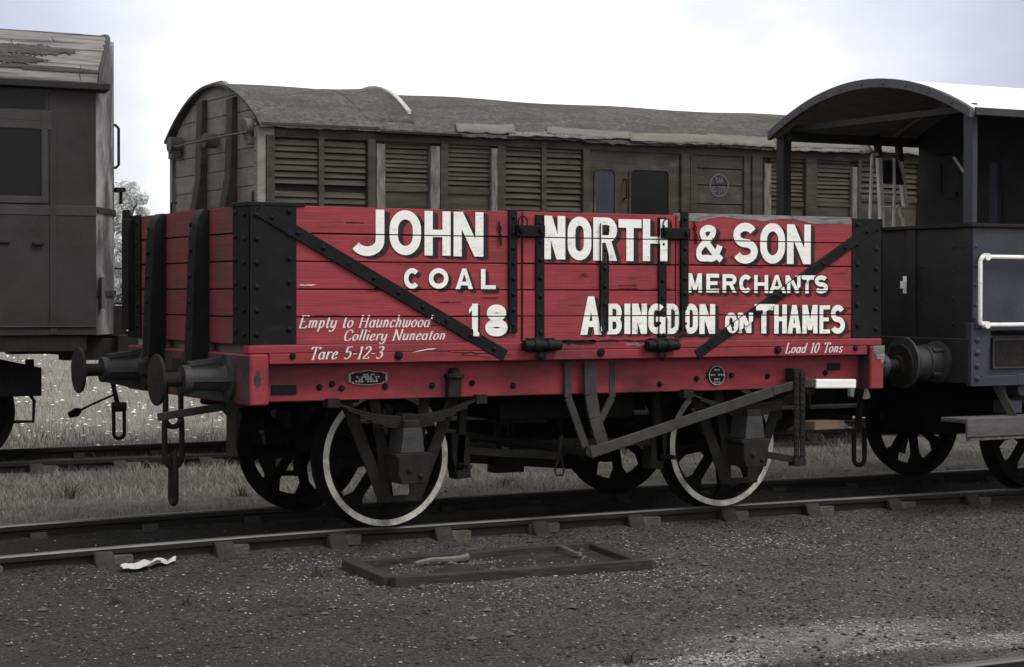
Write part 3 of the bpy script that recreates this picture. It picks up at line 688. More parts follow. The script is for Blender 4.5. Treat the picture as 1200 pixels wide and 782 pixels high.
mb = MB(); a = Sy(545, 534, .75); b = Sy(690, 543, .75); mb.bar(a, b, .05, .11, (0, 1, 0)); c_ = Sy(592, 540, .72); mb.bar((c_[0] - .05, .72, c_[2] - .02), (c_[0] - .10, .72, .9), .04, .05, (0, 1, 0)); mb.bar((c_[0] + .07, .72, c_[2] - .02), (c_[0] + .02, .72, .9), .04, .05, (0, 1, 0)); mb.box(c_[0] - .12, c_[0] + .14, .66, .8, c_[2] - .09, c_[2] + .03); mb.build('far_brake_rod', IRON2, wagon, .004)
mb = MB()       # push rods and brake blocks on the near side
for s in (-1, 1):
    xb = s * (XW - WR - .06)
    mb.bar((crossx, -.80, crossz + .05 * s), (xb, -.80, .50), .03, .055, (0, 1, 0))
    mb.bar((xb - s * .02, -.80, .36), (xb - s * .06, -.80, .90), .04, .06, (0, 1, 0))
    mb.prism([(xb + s * .0, .30), (xb - s * .11, .31), (xb - s * .10, .45), (xb - s * .10, .60), (xb + s * .04, .62), (xb + s * .035, .47)], 'y', -.82, -.70)
    mb.bar((xb - s * .01, -1.0, .40), (xb - s * .01, -.7, .40), .03, .03, (1, 0, 0))
mb.build('brake_rigging', IRON2, wagon, .003)
x, z = on_y(655, 552, -1.0); mb = MB(); mb.tube([(x + .0, -1.0, z + .10), (x - .035, -1.0, z), (x - .02, -1.0, z - .03), (x + .03, -1.0, z - .03), (x + .04, -1.0, z), (x + .02, -1.0, z + .10)], .007, 6); mb.bar((x, -1.0, z + .09), (x + .02, -1.0, z + .25), .012, .02)
mb.build('hanging_shackle', IRON2, wagon)
# wooden lever across the end seen under the headstock and brace below it
mb = MB(); a = Sy(185, 489, -.55); b = (-2.10, -.55, a[2] + .10); mb.bar(a, b, .03, .05, (0, 1, 0)); mb.build('end_lever', LEVER, wagon, .003)
mb = MB(); a = Sy(271, 470, -.95); b = Sy(271, 535, -.95); mb.bar(a, b, .05, .05, (0, 1, 0)); mb.build('lever_guide', IRON2, wagon, .003)

# buffers and coupling
def buffer(x0, y, sg, parent, big=.165, ln=.5, z=1.03, m1=BUFGREY, m2=IRON2):
    """sg = -1 points towards -x"""
    g = MB()
    prof = [(.0, 0), (.155, 0), (.155, .025), (.098, .04), (.078, .08), (.075, .26), (.09, .265), (.09, .315), (.05, .318), (0, .318)]
    g.lathe([(r, h * sg) for r, h in prof][1:-1] + [(.02, .318 * sg), (.02, 0)], (x0, y, z), 'x', 24)
    for k in range(4):
        a = PI / 4 + k * PI / 2 + PI / 4; c, s = math.cos(a), math.sin(a)
        g.add([(x0 + sg * .02, y + c * .08 - s * .014, z + s * .08 + c * .014), (x0 + sg * .02, y + c * .15 - s * .014, z + s * .15 + c * .014), (x0 + sg * .29, y + c * .088 - s * .014, z + s * .088 + c * .014), (x0 + sg * .29, y + c * .06 - s * .014, z + s * .06 + c * .014),
               (x0 + sg * .02, y + c * .08 + s * .014, z + s * .08 - c * .014), (x0 + sg * .02, y + c * .15 + s * .014, z + s * .15 - c * .014), (x0 + sg * .29, y + c * .088 + s * .014, z + s * .088 - c * .014), (x0 + sg * .29, y + c * .06 + s * .014, z + s * .06 - c * .014)],
              [(0, 1, 2, 3), (7, 6, 5, 4), (1, 5, 6, 2), (0, 4, 5, 1), (3, 2, 6, 7)])
    for a in (.8, 2.35, 3.93, 5.5): g.bolt((x0 + sg * .025, y + .125 * math.cos(a), z + .125 * math.sin(a)), (sg, 0, 0), .016)
    g.bar((x0 + sg * .03, y, z + .125), (x0 + sg * .27, y, z + .098), .05, .03, (0, 1, 0)); g.box(x0 + sg * .02, x0 + sg * .06, y - .035, y + .035, z + .08, z + .15)
    b = g.build('buffer', m1, parent)
    h = MB(); h.cyl((x0 + sg * .30, y, z), (x0 + sg * (ln - .05), y, z), .045, .045, 18)
    hp = [(.005, ln - .05), (.06, ln - .055), (.075, ln - .04), (big * .97, ln - .034), (big, ln - .02), (big * .98, ln - .012), (big * .6, ln - .003), (.005, ln)]
    h.lathe([(r, q * sg) for r, q in hp], (x0, y, z), 'x', 44)
    h.build('buffer_head', m2, b)
for sg in (-1, 1):
    for y in (-.87, .87): buffer(sg * A, y, sg, wagon)
def link(mb, c, hl, hw, r, ax='x'):
    """long chain link hanging in z; ax = direction of its width"""
    P = []
    for k in range(24):
        t = 2 * PI * k / 24; s_ = math.sin(t); o = (hl - hw) * (1 if s_ > 0 else -1)
        u = hw * math.cos(t); w = hw * s_ + o
        P.append((c[0] + (u if ax == 'x' else 0), c[1] + (u if ax == 'y' else 0), c[2] + w))
    mb.tube(P, r, 8, True)
def drawgear(x0, sg, parent):
    mb = MB(); mb.box(x0, x0 + sg * .03, -.16, .16, .93, 1.13); mb.cyl((x0, 0, 1.03), (x0 + sg * .16, 0, 1.03), .05, .04, 12)
    mb.tube([(x0 + sg * .14, 0, 1.03), (x0 + sg * .22, 0, 1.02), (x0 + sg * .28, 0, 1.05), (x0 + sg * .29, 0, 1.10), (x0 + sg * .25, 0, 1.14)], [.045, .045, .04, .033, .02], 10)
    return mb.build('drawhook', IRON2, parent)
hk = drawgear(-A, -1, wagon); drawgear(A, 1, wagon)
xk = on_y(203, 500, -.06)[0]
zs0 = [on_y(203, v, -.06)[1] for v in (458, 495, 487, 545, 533, 590)]
mb = MB(); link(mb, (xk, -.06, (zs0[0] + zs0[1]) / 2 + .04), (zs0[0] - zs0[1]) / 2 + .07, .055, .02, 'x'); link(mb, (xk, -.06, (zs0[2] + zs0[3]) / 2), (zs0[2] - zs0[3]) / 2 + .01, .062, .02, 'x'); link(mb, (xk, -.06, (zs0[4] + zs0[5]) / 2), (zs0[4] - zs0[5]) / 2, .05, .021, 'y')
mb.build('coupling_chain', IRON2, wagon)['label'] = 'three link coupling chain hanging from the drawhook'
mb = MB(); link(mb, (2.74, 0, .97), .14, .05, .02, 'x'); link(mb, (2.74, 0, .78), .13, .05, .02, 'y')
mb.build('coupling_chain', IRON2, wagon)
# =================================================================== THE BRAKE VAN ON THE RIGHT
YB = -1.22; XB = 3.42; XE = 11.0
bv = thing('brake_van', 'blue grey brake van with white roof, open verandah and white handrail', 'brake van', (XB, 0, 0))
ZR = 2.13
XC = on_y(1076, 220, 1.16)[0]      # cabin end wall
# end panel, its bolts and top rail
mb = MB(); mb.box(XB, XB + .05, YB + .01, -YB - .01, 1.24, ZR - .03)
for z in (1.35, 1.55, 1.75, 1.95):
    for y in (-1.12, -1.0, 1.0, 1.12): mb.bolt((XB, y, z), (-1, 0, 0), .012, .01)
for z in (1.5, 1.8): mb.bolt((XB, -.62, z), (-1, 0, 0), .012, .01)
mb.box(XB - .02, XB + .001, -.56, -.46, 1.24, ZR - .03); mb.box(XB - .02, XB + .001, .46, .56, 1.24, ZR - .03); mb.box(XB - .006, XB, YB + .012, YB + .10, 1.24, ZR - .03)
ep = mb.build('end_panel', BVEND, bv, .004)
mb = MB(); mb.box(XB - .03, XB + .07, YB - .03, -YB + .03, ZR - .03, ZR); mb.box(XB + .07, XC, YB - .03, YB + .06, ZR - .03, ZR); mb.box(XB + .07, XB + .5, -YB - .06, -YB + .03, ZR - .03, ZR); mb.build('top_rail', IRON2, bv, .006)
y0, z0 = on_x(1062, 334, XB); mb = MB(); mb.box(XB - .012, XB, y0 - .03, y0 + .03, z0 - .07, z0 + .07); mb.box(XB - .07, XB - .012, y0 - .026, y0 - .006, z0 - .03, z0 + .03); mb.build('lamp_bracket', WHITE, bv, .003)
# side panel with bolted corner plate, solebar, cast plate
mb = MB(); mb.box(XB + .001, XC, YB, YB + .045, 1.30, ZR - .031); mb.build('side_panel', BLUE, bv, .003)
MB().box(XB + .07, XC, -YB - .045, -YB, 1.30, ZR - .3).build('side_panel', BLUE, bv, .003)
mb = MB(); mb.prism([(XB - .03, .87), (XB + .45, .87), (XB + .45, .95), (XB + .13, .95), (XB + .17, 1.28), (XB + .17, 1.36), (XB - .0, 1.40), (XB - .0, 1.36), (XB - .03, 1.36)], 'y', YB - .022, YB + .04)
for z in (.93, 1.03, 1.13, 1.23, 1.33): mb.bolt((XB + .03, YB - .022, z), (0, -1, 0), .02, .02)
for z in (1.5, 1.65, 1.8, 1.95): mb.bolt((XB + .03, YB, z), (0, -1, 0), .012, .01)
mb.bolt((XB + .09, YB - .0, 1.86), (0, -1, 0), .03, .03); mb.bolt((XB + .09, YB, 1.36), (0, -1, 0), .03, .03)
mb.build('corner_bracket', BLUE, bv, .004)
mb = MB(); mb.box(XB + .05, XE, YB + .08, YB + .18, .92, 1.26); mb.box(XB + .45, XE, YB - .02, YB + .18, .87, .955); mb.build('solebar', BLUE, bv, .004)
MB().box(XB + .05, XE, -YB - .18, -YB - .08, .92, 1.26).build('solebar', BLUE, bv)
mb = MB(); x0, z0 = on_y(1161, 432, YB + .08); mb.box(x0, x0 + .52, YB + .055, YB + .081, z0, z0 + .24); mb.box(x0 + .02, x0 + .50, YB + .050, YB + .056, z0 + .02, z0 + .22, 1)
for k, ww in enumerate((.36, .42, .30)):
    for q in range(9):
        if (q * 5 + k) % 4: mb.box(x0 + .05 + ww * q / 9, x0 + .05 + ww * (q + .6) / 9, YB + .048, YB + .0505, z0 + .055 + .05 * k, z0 + .072 + .05 * k, 1)
mb.build('cast_plate', [BUFGREY, IRON2], bv)['label'] = 'cast plate on the solebar'
MB().box(XB - .04, XB + .10, YB - .01, -YB + .01, .89, 1.239).build('headstock', BVEND, bv, .006)
# cabin
mb = MB(); mb.box(XC, XC + .06, -1.16, 1.16, 1.24, 3.2); mb.box(XC + .06, XE, YB, YB + .05, 1.3, 3.02); mb.box(XC + .06, XE, -YB - .05, -YB, 1.3, 3.02); mb.box(XE - .06, XE, -1.16, 1.16, 1.24, 3.2)
cab = mb.build('cabin', BVEND, bv, .004)
ya, za = on_x(1127, 190, XC); yb, zb_ = on_x(1105, 226, XC)
mb = MB(); mb.box(XC - .012, XC, yb, ya, zb_, za, 1)
for a, b, c, d in ((yb - .05, ya + .05, za, za + .05), (yb - .05, ya + .05, zb_ - .05, zb_)): mb.box(XC - .03, XC, min(a, b), max(a, b), c, d)
mb.box(XC - .03, XC, min(ya, yb) - .05, min(ya, yb), zb_, za); mb.box(XC - .03, XC, max(ya, yb), max(ya, yb) + .05, zb_, za); mb.box(XC - .09, XC, min(ya, yb) - .1, max(ya, yb) + .1, za + .08, za + .12)
mb.build('window', [BVEND, DARKV], cab, 0)
mb = MB(); yd = on_x(1169, 220, XC)[0]; mb.box(XC - .05, XC, yd - .05, yd + .05, 1.25, 2.72); mb.box(XC - .04, XC, -.95, -.90, 1.25, 2.9); mb.box(XC - .015, XC, -.88, -.3, 1.25, 2.85, 1); mb.build('cabin_door', [BLUE, mat('door_brown', (.05, .044, .032), .7)], cab, .003)
mb = MB(); mb.tube([(XC - .25, yd + .28, 2.78), (XC - .22, yd + .14, 2.6), (XC - .2, yd + .06, 2.35), (XC - .2, yd + .05, 2.1)], .012, 6); mb.build('brake_rod', CREAMP, cab)
# roof: arched sheet with a thick end board
YR = 1.305; ZE = 2.99; RISE = .335
def arch(y): return ZE + RISE * (1 - (y / YR) ** 2)
def arch_prism(x0, x1, zo, th, mb, mi=0, n=28, yr=YR):
    top = [(yr * (-1 + 2 * k / n), arch(yr * (-1 + 2 * k / n) * YR / yr) + zo) for k in range(n + 1)]
    bot = [(y, z - th) for y, z in reversed(top)]
    o = len(mb.v); N_ = n + 1
    for x in (x0, x1):
        mb.v += [(x, y, z) for y, z in top] + [(x, y, z) for y, z in reversed(bot)]
    def id(s_, r, k): return o + s_ * 2 * N_ + r * N_ + k
    for k in range(n):
        for f in ((id(0, 0, k), id(0, 0, k + 1), id(1, 0, k + 1), id(1, 0, k)), (id(0, 1, k), id(1, 1, k), id(1, 1, k + 1), id(0, 1, k + 1)), (id(0, 0, k), id(0, 1, k), id(0, 1, k + 1), id(0, 0, k + 1)), (id(1, 0, k), id(1, 0, k + 1), id(1, 1, k + 1), id(1, 1, k))):
            mb.f.append(f); mb.m.append(mi)
    for k in (0, n):
        mb.f.append((id(0, 0, k), id(1, 0, k), id(1, 1, k), id(0, 1, k))); mb.m.append(mi)
    return mb
XRO = XB - .12
rf = arch_prism(XRO + .04, XE + .1, .012, .012, MB()).build('roof', BVROOFT, bv)
arch_prism(XRO + .045, XE, -.0005, .035, MB()).build('roof_boards', BVROOFU, rf)
mb = MB(); arch_prism(XRO, XRO + .045, .020, .075, mb)
for k in range(9): y = -1.1 + k * .275; mb.bolt((XRO, y, arch(y) - .02), (-1, 0, 0), .013, .01)
mb.build('end_board', mat('end_board_grey', (.06, .06, .068), .6), rf, .003)
MB().box(XRO + .05, XE + .1, -YR - .02, -YR + .01, ZE - .035, ZE + .025).build('gutter', BUFGREY, rf, .004)
arch_prism(XC - .30, XC - .27, -.036, .025, MB(), n=28, yr=YR - .03).build('roof_rib', BVROOFU, rf)
mb = MB(); mb.box(XB, XC, -1.15, -1.10, 2.98, 3.05); mb.box(XB, XC, 1.13, 1.18, 2.92, 3.0); mb.box(XB + .02, XB + .09, -1.14, 1.16, 3.0, 3.05)
mb.build('cant_rail', BVEND, rf)
# verandah posts
mb = MB(); mb.box(XB - .012, XB + .045, YB, YB + .11, ZR - .001, 3.06); mb.build('verandah_post', BLUE, bv, .008)
y0 = on_x(918, 200, XB + .04)[0]; mb = MB(); mb.box(XB, XB + .09, y0 - .055, y0 + .055, ZR - .3, 3.02); mb.build('verandah_post', BVEND, bv, .006)
# door posts and white grab rails on the far side of the verandah
YFAR = 1.17
def fp(u, v, y=YFAR): x, z = on_y(u, v, y); return (x, y, z)
mb = MB(); mb.bar(fp(1027, 158), fp(1030, 185), .05, .05); mb.bar(fp(1051, 152), fp(1055, 190), .05, .05); mb.build('door_post', BVEND, bv)
mb = MB(); mb.bar(fp(1029.5, 180), fp(1034, 272), .045, .045); mb.bar(fp(1054, 188), fp(1061, 243), .045, .05); mb.build('door_post', CREAMP, bv, .004)['label'] = 'dirty white lower door post'
mb = MB()
for P in ([(1022, 182), (1019, 272)], [(1047.5, 186), (1048, 225), (1047, 272)], [(1034, 243), (1062, 243)], [(1022, 182), (1029, 181)]):
    mb.tube([fp(u, v, YFAR - .03) for u, v in P], .016 if P[0][0] != 1034 else .010, 7)
mb.tube([fp(u, v, YFAR - .05) for u, v in [(1050, 244), (1052, 242), (1054, 244), (1055, 252), (1058, 258), (1060, 272)]], .017, 8)
mb.build('grab_rail', CREAMP, bv)
mb = MB(); P = [fp(1034, 188), fp(1050, 188), fp(1057, 217), fp(1033, 215)]; mb.prism([(p[0], p[2]) for p in P], 'y', YFAR - .03, YFAR + .0); mb.build('hanging_board', BVEND, bv)
# white handrail on the side
yh = YB - .06; mb = MB()
a = on_y(1149, 301, yh); b = on_y(1149, 381, yh); x2 = 4.35
P = [(x2, yh, a[1] - .0)] + [(a[0] + .035, yh, a[1]), (a[0] + .01, yh, a[1] - .01), (a[0], yh, a[1] - .035), (a[0], yh, b[1] + .035), (a[0] + .01, yh, b[1] + .01), (a[0] + .035, yh, b[1]), (x2, yh, b[1])]
mb.tube(P, .017, 10)
for z in (a[1], b[1]): mb.cyl((a[0] + .06, YB, z), (a[0] + .06, yh, z), .02, .02, 10); mb.cyl((a[0] + .06, yh - .024, z), (a[0] + .06, yh + .024, z), .028, .028, 10)
mb.build('handrail', WHITE, bv)['label'] = 'white handrail on the side'
# footboard, hangers, axlebox, wheels
mb = MB(); x0 = on_y(1131, 500, -1.42)[0]; mb.box(x0, XE - .3, -1.42, -1.14, .60, .635); mb.box(x0 - .0, XE - .3, -1.445, -1.419, .495, .64); mb.build('footboard', STEPG, bv, .006)
mb = MB(); mb.box(x0 + .012, XE - .4, -1.43, -1.415, .468, .494); mb.build('footboard_edge', PALEP, bv, .004)
mb = MB()
for x in (XB + .28, 5.4, 7.4, 9.4):
    mb.bar((x, -1.14, .92), (x + .09, -1.30, .60), .012, .06, (1, .5, 0))
mb.build('footboard_hanger', LEVER, bv)
mb = MB(); x, z = on_y(1172, 460, -1.05); mb.tube([(x + .02, -1.1, z + .12), (x - .03, -1.1, z + .05), (x + .0, -1.1, z - .06), (x + .09, -1.1, z - .09)], .035, 8); mb.box(x - .03, x + .13, -1.16, -1.0, z - .16, z - .06); mb.cyl((x + .10, -1.2, z + .03), (x + .10, -1.0, z + .03), .055, .055, 12); mb.box(x + .1, x + 1.0, -1.12, -1.06, z - .01, z + .03)
mb.build('brake_gear', BLUE, bv, .004)
mb = MB(); mb.box(3.75, 5.6, -.25, .25, .42, 1.17); mb.box(4.0, 4.95, .5, .62, .55, 1.17); mb.build('underframe_dark_mass', BLACK, bv, .02)  # dark mass added to block the light under the brake van
def plain_wheel(x, yc, sg, par, m=BLACK):
    mb = MB(); base = make_wheel(False); mb.v = [(p[0] + x, p[1] * (1 if sg < 0 else -1) + yc, p[2] + WR) for p in base.v]; mb.f = base.f; mb.m = base.m
    return mb.build('wheel', m, par)
XBW = 4.47
for x in (XBW, XBW + 4.9):
    for sg in (-1, 1):
        plain_wheel(x, sg * .745, sg, bv)
        mb = MB(); y = sg * 1.02
        for s in (-1, 1): mb.bar((x + s * .12, y, .15), (x + s * .36, y, .93), .02, .09, (0, 1, 0))
        mb.box(x - .13, x + .13, y - .1, y + .12, .33, .62); mb.box(x - .5, x + .5, y - .04, y + .05, .70, .77)
        mb.build('axle_box', IRON2, bv, .01)
    MB().cyl((x, -1, WR), (x, 1, WR), .065, .065, 16).build('axle', BLACK, bv)
MB().box(XB + .06, XE - .05, -1.1, 1.1, 1.18, 1.238).build('floor', BVEND, bv)
for y in (-.87, .87):
    g = MB(); x0 = XB - .04
    g.lathe([(.02, 0), (.165, 0), (.165, -.03), (.125, -.04), (.125, -.14), (.138, -.145), (.138, -.165), (.125, -.17), (.12, -.26), (.14, -.265), (.14, -.29), (.06, -.295), (.02, -.295)], (x0, y, 1.05), 'x', 32)
    for a in (.78, 2.36, 3.93, 5.5): g.bar((x0 - .01, y + .135 * math.cos(a), 1.05 + .135 * math.sin(a)), (x0 - .13, y + .125 * math.cos(a), 1.05 + .125 * math.sin(a)), .03, .03, (0, math.cos(a), math.sin(a)))
    b = g.build('buffer', BUFGREY, bv); g = MB(); g.cyl((x0 - .29, y, 1.05), (x0 - .34, y, 1.05), .06, .06, 18); g.lathe([(.005, -.335), (.185, -.335), (.2, -.345), (.2, -.365), (.12, -.378), (.005, -.38)], (x0, y, 1.05), 'x', 44); g.build('buffer_head', BUFGREY, b)
drawgear(XB - .04, -1, bv)
xk = on_y(1007, 500, -.05)[0]; zz = [on_y(1007, v, -.05)[1] for v in (452, 505, 500, 545)]
mb = MB(); mb.tube([(xk - .02, -.05, zz[0] + .06), (xk + .02, -.05, zz[0] - .1), (xk - .01, -.05, zz[1] + .1), (xk, -.05, zz[1])], .03, 8); link(mb, (xk, -.05, (zz[2] + zz[3]) / 2), (zz[2] - zz[3]) / 2, .055, .02, 'x'); mb.tube([(xk - .08, -.05, zz[0] + .05), (xk + .03, -.06, zz[0] + .09), (xk + .09, -.05, zz[0] + .02)], .028, 7)
mb.build('coupling_chain', IRON2, bv)
mb = MB(); a = on_y(997, 457, -.1); mb.prism([(a[0] - .025, a[1] - .05), (a[0] + .005, a[1] - .06), (a[0] + .025, a[1] + .04), (a[0] - .02, a[1] + .045)], 'y', -.13, -.09); b = on_y(1014, 462, -.1); mb.prism([(b[0] - .02, b[1] - .04), (b[0] + .03, b[1] - .03), (b[0] - .0, b[1] + .05)], 'y', -.13, -.09); mb.build('coupling_tag', CREAMP, bv)

# =================================================================== THE PARCELS VAN BEHIND
YV = 4.9; YC = 6.25; XV0 = -.02; XV1 = 8.16
van = thing('parcels_van', 'long faded brown louvred parcels van with felt roof behind the red wagon', 'railway van', (XV0, YC, 0))
def vx(u, v=200): return on_y(u, v, YV)[0]
def vz(u, v): return on_y(u, v, YV)[1]
ZVE = 3.20
mb = MB(); mb.box(XV0 + .02, XV1 - .02, YV + .05, YV + .10, 1.12, 3.26); mb.box(XV0 + .02, XV1 - .02, 2 * YC - YV - .10, 2 * YC - YV - .05, 1.12, 3.26); mb.box(XV1 - .08, XV1, YV + .05, 2 * YC - YV - .05, 1.12, 3.26)
mb.box(XV0 + .02, XV1 - .02, YV + .06, 2 * YC - YV - .06, 1.10, 1.16)
mb.box(XV0, XV1, YV - .01, YV + .05, 3.085, 3.19)
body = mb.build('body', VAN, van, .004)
def vroof(y): return 3.20 + .50 * (1 - ((y - YC) / 1.41) ** 2)
# planked end with its stanchions
mb = MB(); yl, yr = YV + .02, 2 * YC - YV - .02
zz = 1.15
while zz < 3.7:
    z1 = min(zz + .185, 3.75); n = 10
    prof = []
    ya_, yb_ = yl, yr
    # clip each plank to the roof curve
    def half(z): return 1.41 * math.sqrt(max(0, 1 - (z - 3.20) / .50)) if z > 3.2 else 1.41
    w0 = min((yr - yl) / 2, half(zz + .03)); w1 = min((yr - yl) / 2, half(z1 + .03))
    if w1 < .15: w1 = .15
    if w0 > .2: mb.prism([(YC - w0, zz + .003), (YC + w0, zz + .003), (YC + w1, z1 - .003), (YC - w1, z1 - .003)], 'x', XV0 + RNG.uniform(-.003, .003), XV0 + .05)
    zz += .185
mb.prism([(yl + .01, 1.2), (yr - .01, 1.2), (yr - .01, 3.2)] + [(YC + 1.3 * math.cos(t), 3.19 + .36 * math.sin(t)) for t in np.linspace(.1, PI - .1, 16)] + [(yl + .01, 3.2)], 'x', XV0 + .03, XV0 + .07)
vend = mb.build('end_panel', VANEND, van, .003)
for u in (233, 268):
    yc = on_x(u, 170, XV0 - .06)[0]; mb = MB(); w = .085
    zt = vroof(yc) - .09
    mb.prism([(XV0, 1.0), (XV0, zt), (XV0 - .055, zt - .02), (XV0 - .075, 2.75), (XV0 - .13, 2.45), (XV0 - .16, 1.0)], 'y', yc - w, yc + w)
    mb.build('end_stanchion', VAN, van, .006)
mb = MB(); mb.bar((XV0 - .03, YV + .03, 1.2), (XV0 - .03, YV + .03, 3.18), .09, .09, (1, 0, 0)); mb.box(XV0 - .012, XV0 + .10, YV - .012, YV + .05, 1.14, 3.19)
mb.bar((XV0 - .012, 2 * YC - YV - .05, 1.2), (XV0 - .012, 2 * YC - YV - .05, 3.18), .05, .08, (1, 0, 0))
for k in range(11): mb.bolt((XV0 - .075, YV + .03, 2.0 + .12 * k), (-1, 0, 0), .014, .012)
mb.build('corner_post', VANEND, van, .004)
# alarm signal gear across the end
mb = MB()
def E(u, v, dx=.08): y, z = on_x(u, v, XV0 - dx); return (XV0 - dx, y, z)
c = E(291, 149, .10); mb.cyl((c[0] - .05, c[1], c[2]), (c[0] + .10, c[1], c[2]), .085, .085, 16); mb.cyl((c[0], c[1], c[2] - .12), (c[0], c[1], c[2] + .03), .05, .065, 12); mb.box(c[0] - .03, c[0] + .08, c[1] - .09, c[1] + .02, c[2] - .17, c[2] - .10)
d = E(202, 170, .10); mb.cyl((d[0] - .04, d[1], d[2]), (d[0] + .1, d[1], d[2]), .085, .085, 16); mb.box(d[0] - .02, d[0] + .08, d[1] - .05, d[1] + .08, d[2] - .15, d[2] - .06)
e = E(242, 165, .13); mb.cyl((e[0] - .03, e[1], e[2]), (e[0] + .1, e[1], e[2]), .075, .075, 14); mb.tube([E(288, 155, .16), E(245, 163, .17), E(205, 172, .16)], .011, 6)
mb.build('alarm_gear', mat('alarm_gear_grey', (.085, .078, .072), .7), van, .004)
for u, v in ((303, 225), (207, 238)):
    y, z = on_x(u, v, XV0 - .03); mb = MB(); mb.tube([(XV0 - .03, y, z - .3), (XV0 - .09, y, z - .3), (XV0 - .09, y, z), (XV0 - .03, y, z)], .012, 6); mb.build('handhold', IRON2, van)
# side posts
def post(u0, u1, m=VAN, d=.03, zt=3.10, zb=1.15, name='post'):
    return MB().box(vx(u0), vx(u1), YV - d, YV + .052, zb, zt).build(name, m, van, .004)
for u0, u1 in ((311, 321), (430, 439), (515, 524), (582, 591), (682, 690), (797, 807), (880, 892), (943, 956), (1004, 1008), (1076, 1084)): post(u0, u1)
for u0, u1 in ((440, 450), (503, 514), (574.5, 581.5), (894, 902), (997, 1003)): post(u0, u1, PALEP, .034, 3.06 if u0 < 800 else 3.02, 1.2, 'door_post')
def louvre(u0, u1, v0, v1, pitch, muntin=False, lower=True, zl=None):
    x0, x1 = vx(u0), vx(u1); um = (u0 + u1) / 2; zt, zb = vz(um, v0), vz(um, v1)
    mb = MB(); mb.box(x0, x1, YV + .01, YV + .051, zt, 3.09); mb.box(x0, x1, YV + .035, YV + .0495, 1.15, zt - .001, 1)
    z = zt - .02
    while z > zb:
        if RNG.random() < .035: z -= pitch; continue
        jz = RNG.uniform(-.004, .004); mb.bar((x0, YV + .016 + RNG.uniform(-.004, .004), z - .012 + jz), (x1, YV + .016 + RNG.uniform(-.004, .004), z - .012 + jz + RNG.uniform(-.004, .004)), pitch * .93, .010, (0, .42, .91)); z -= pitch
    if muntin: xm = (x0 + x1) / 2; mb.box(xm - .028, xm + .028, YV - .016, YV + .03, zb - .02, zt)
    if lower: mb.box(x0, x1, YV - .002, YV + .03, zb - .05, zb + .005); mb.box(x0, x1, YV + .012, YV + .034, 1.2, zb - .05)
    ob = mb.build('louvre_panel', [LOUV, mat('louvre_gap', (.014, .0125, .010), .95, .2, bump=0)], van, 0); return ob
louvre(322, 429, 149, 300, .0625, True, False)
louvre(451, 502, 163, 219, .047); louvre(525, 574, 168, 222, .047)
louvre(592, 681, 164, 300, .0615, True, False)
louvre(903, 942, 190, 237, .047); louvre(957, 996, 192, 237, .047); louvre(1009, 1075, 190, 232, .06, False)
# guard's compartment: panel, blind window, dark window
mb = MB(); mb.box(vx(690.5), vx(796.5), YV + .004, YV + .0525, 1.15, 3.09); pnl = mb.build('side_panel', VAN, van, .003)
def rrect(x0, x1, z0, z1, r, n=5):
    P = []
    for cx, cz, a0 in ((x1 - r, z1 - r, 0), (x0 + r, z1 - r, 90), (x0 + r, z0 + r, 180), (x1 - r, z0 + r, 270)):
        for k in range(n + 1): a = math.radians(a0 + 90 * k / n); P.append((cx + r * math.cos(a), cz + r * math.sin(a)))
    return P
def window(u0, u1, v0, m, name, fr=.022):
    x0, x1 = vx(u0), vx(u1); z1 = vz((u0 + u1) / 2, v0); z0 = z1 - .85
    o_ = rrect(x0 - fr, x1 + fr, z0 - fr, z1 + fr, .07); i_ = rrect(x0, x1, z0, z1, .05); n = len(o_)
    mb = MB()
    for k in range(n):
        j = (k + 1) % n
        mb.add([(o_[k][0], YV - .012, o_[k][1]), (o_[j][0], YV - .012, o_[j][1]), (i_[j][0], YV - .012, i_[j][1]), (i_[k][0], YV - .012, i_[k][1]),
                (o_[k][0], YV + .003, o_[k][1]), (o_[j][0], YV + .003, o_[j][1]), (i_[j][0], YV + .0025, i_[j][1]), (i_[k][0], YV + .0025, i_[k][1])], [(0, 1, 2, 3), (0, 4, 5, 1), (3, 2, 6, 7)])
    w = mb.build('window', VAN, van); mb = MB(); mb.prism(i_, 'y', YV + .0005, YV + .0035); mb.build(name, m, w); return w
window(698, 720, 199, GLASSB, 'window_blind'); window(739, 783, 200, GLASSD, 'pane')
mb = MB(); x = vx(731.5); z = vz(731, 210); mb.tube([(x, YV, z), (x, YV - .05, z - .01), (x, YV - .05, z - .2), (x, YV, z - .21)], .010, 6); mb.build('handrail', IRON2, van)
# planked door with the faded roundel
x0, x1 = vx(808.5), vx(879.5); mb = MB()
zr = [3.09, 2.98, vz(845, 183), vz(845, 198.5), vz(845, 218), vz(845, 240), 2.2, 1.95, 1.7, 1.45, 1.15]
for a, b in zip(zr[:-1], zr[1:]): mb.box(x0 + .09, x1 - .09, YV + .014 + RNG.uniform(-.003, .003), YV + .05, b + .007, a - .003)
mb.box(x0, x0 + .0895, YV - .01, YV + .052, 1.15, 3.09); mb.box(x1 - .0895, x1, YV - .01, YV + .052, 1.15, 3.09); mb.box(x0 + .09, x1 - .09, YV - .008, YV + .05, vz(845, 182), vz(845, 178))
dr = mb.build('planked_door', VAN, van, .004)
xc, zc = on_y(842.5, 217.5, YV + .01); R_ = .128; yq = YV + .006; mb = MB()
mb.lathe([(R_ * .86, 0), (R_, 0), (R_, .001), (R_ * .86, .001)], (xc, yq, zc), 'y', 36)
T_ = .017
def rq(P): mb.add([(xc + p[0] * R_, yq, zc + p[1] * R_) for p in P], [tuple(range(len(P)))])
for lay in ([strip(race(.5, .56, .13, 60, 350), .13), rect(.28, .5, .16, .28)], ): 
    for l_ in lay:
        for q in l_: rq([(p[0] - .72, p[1] - .62) for p in q])
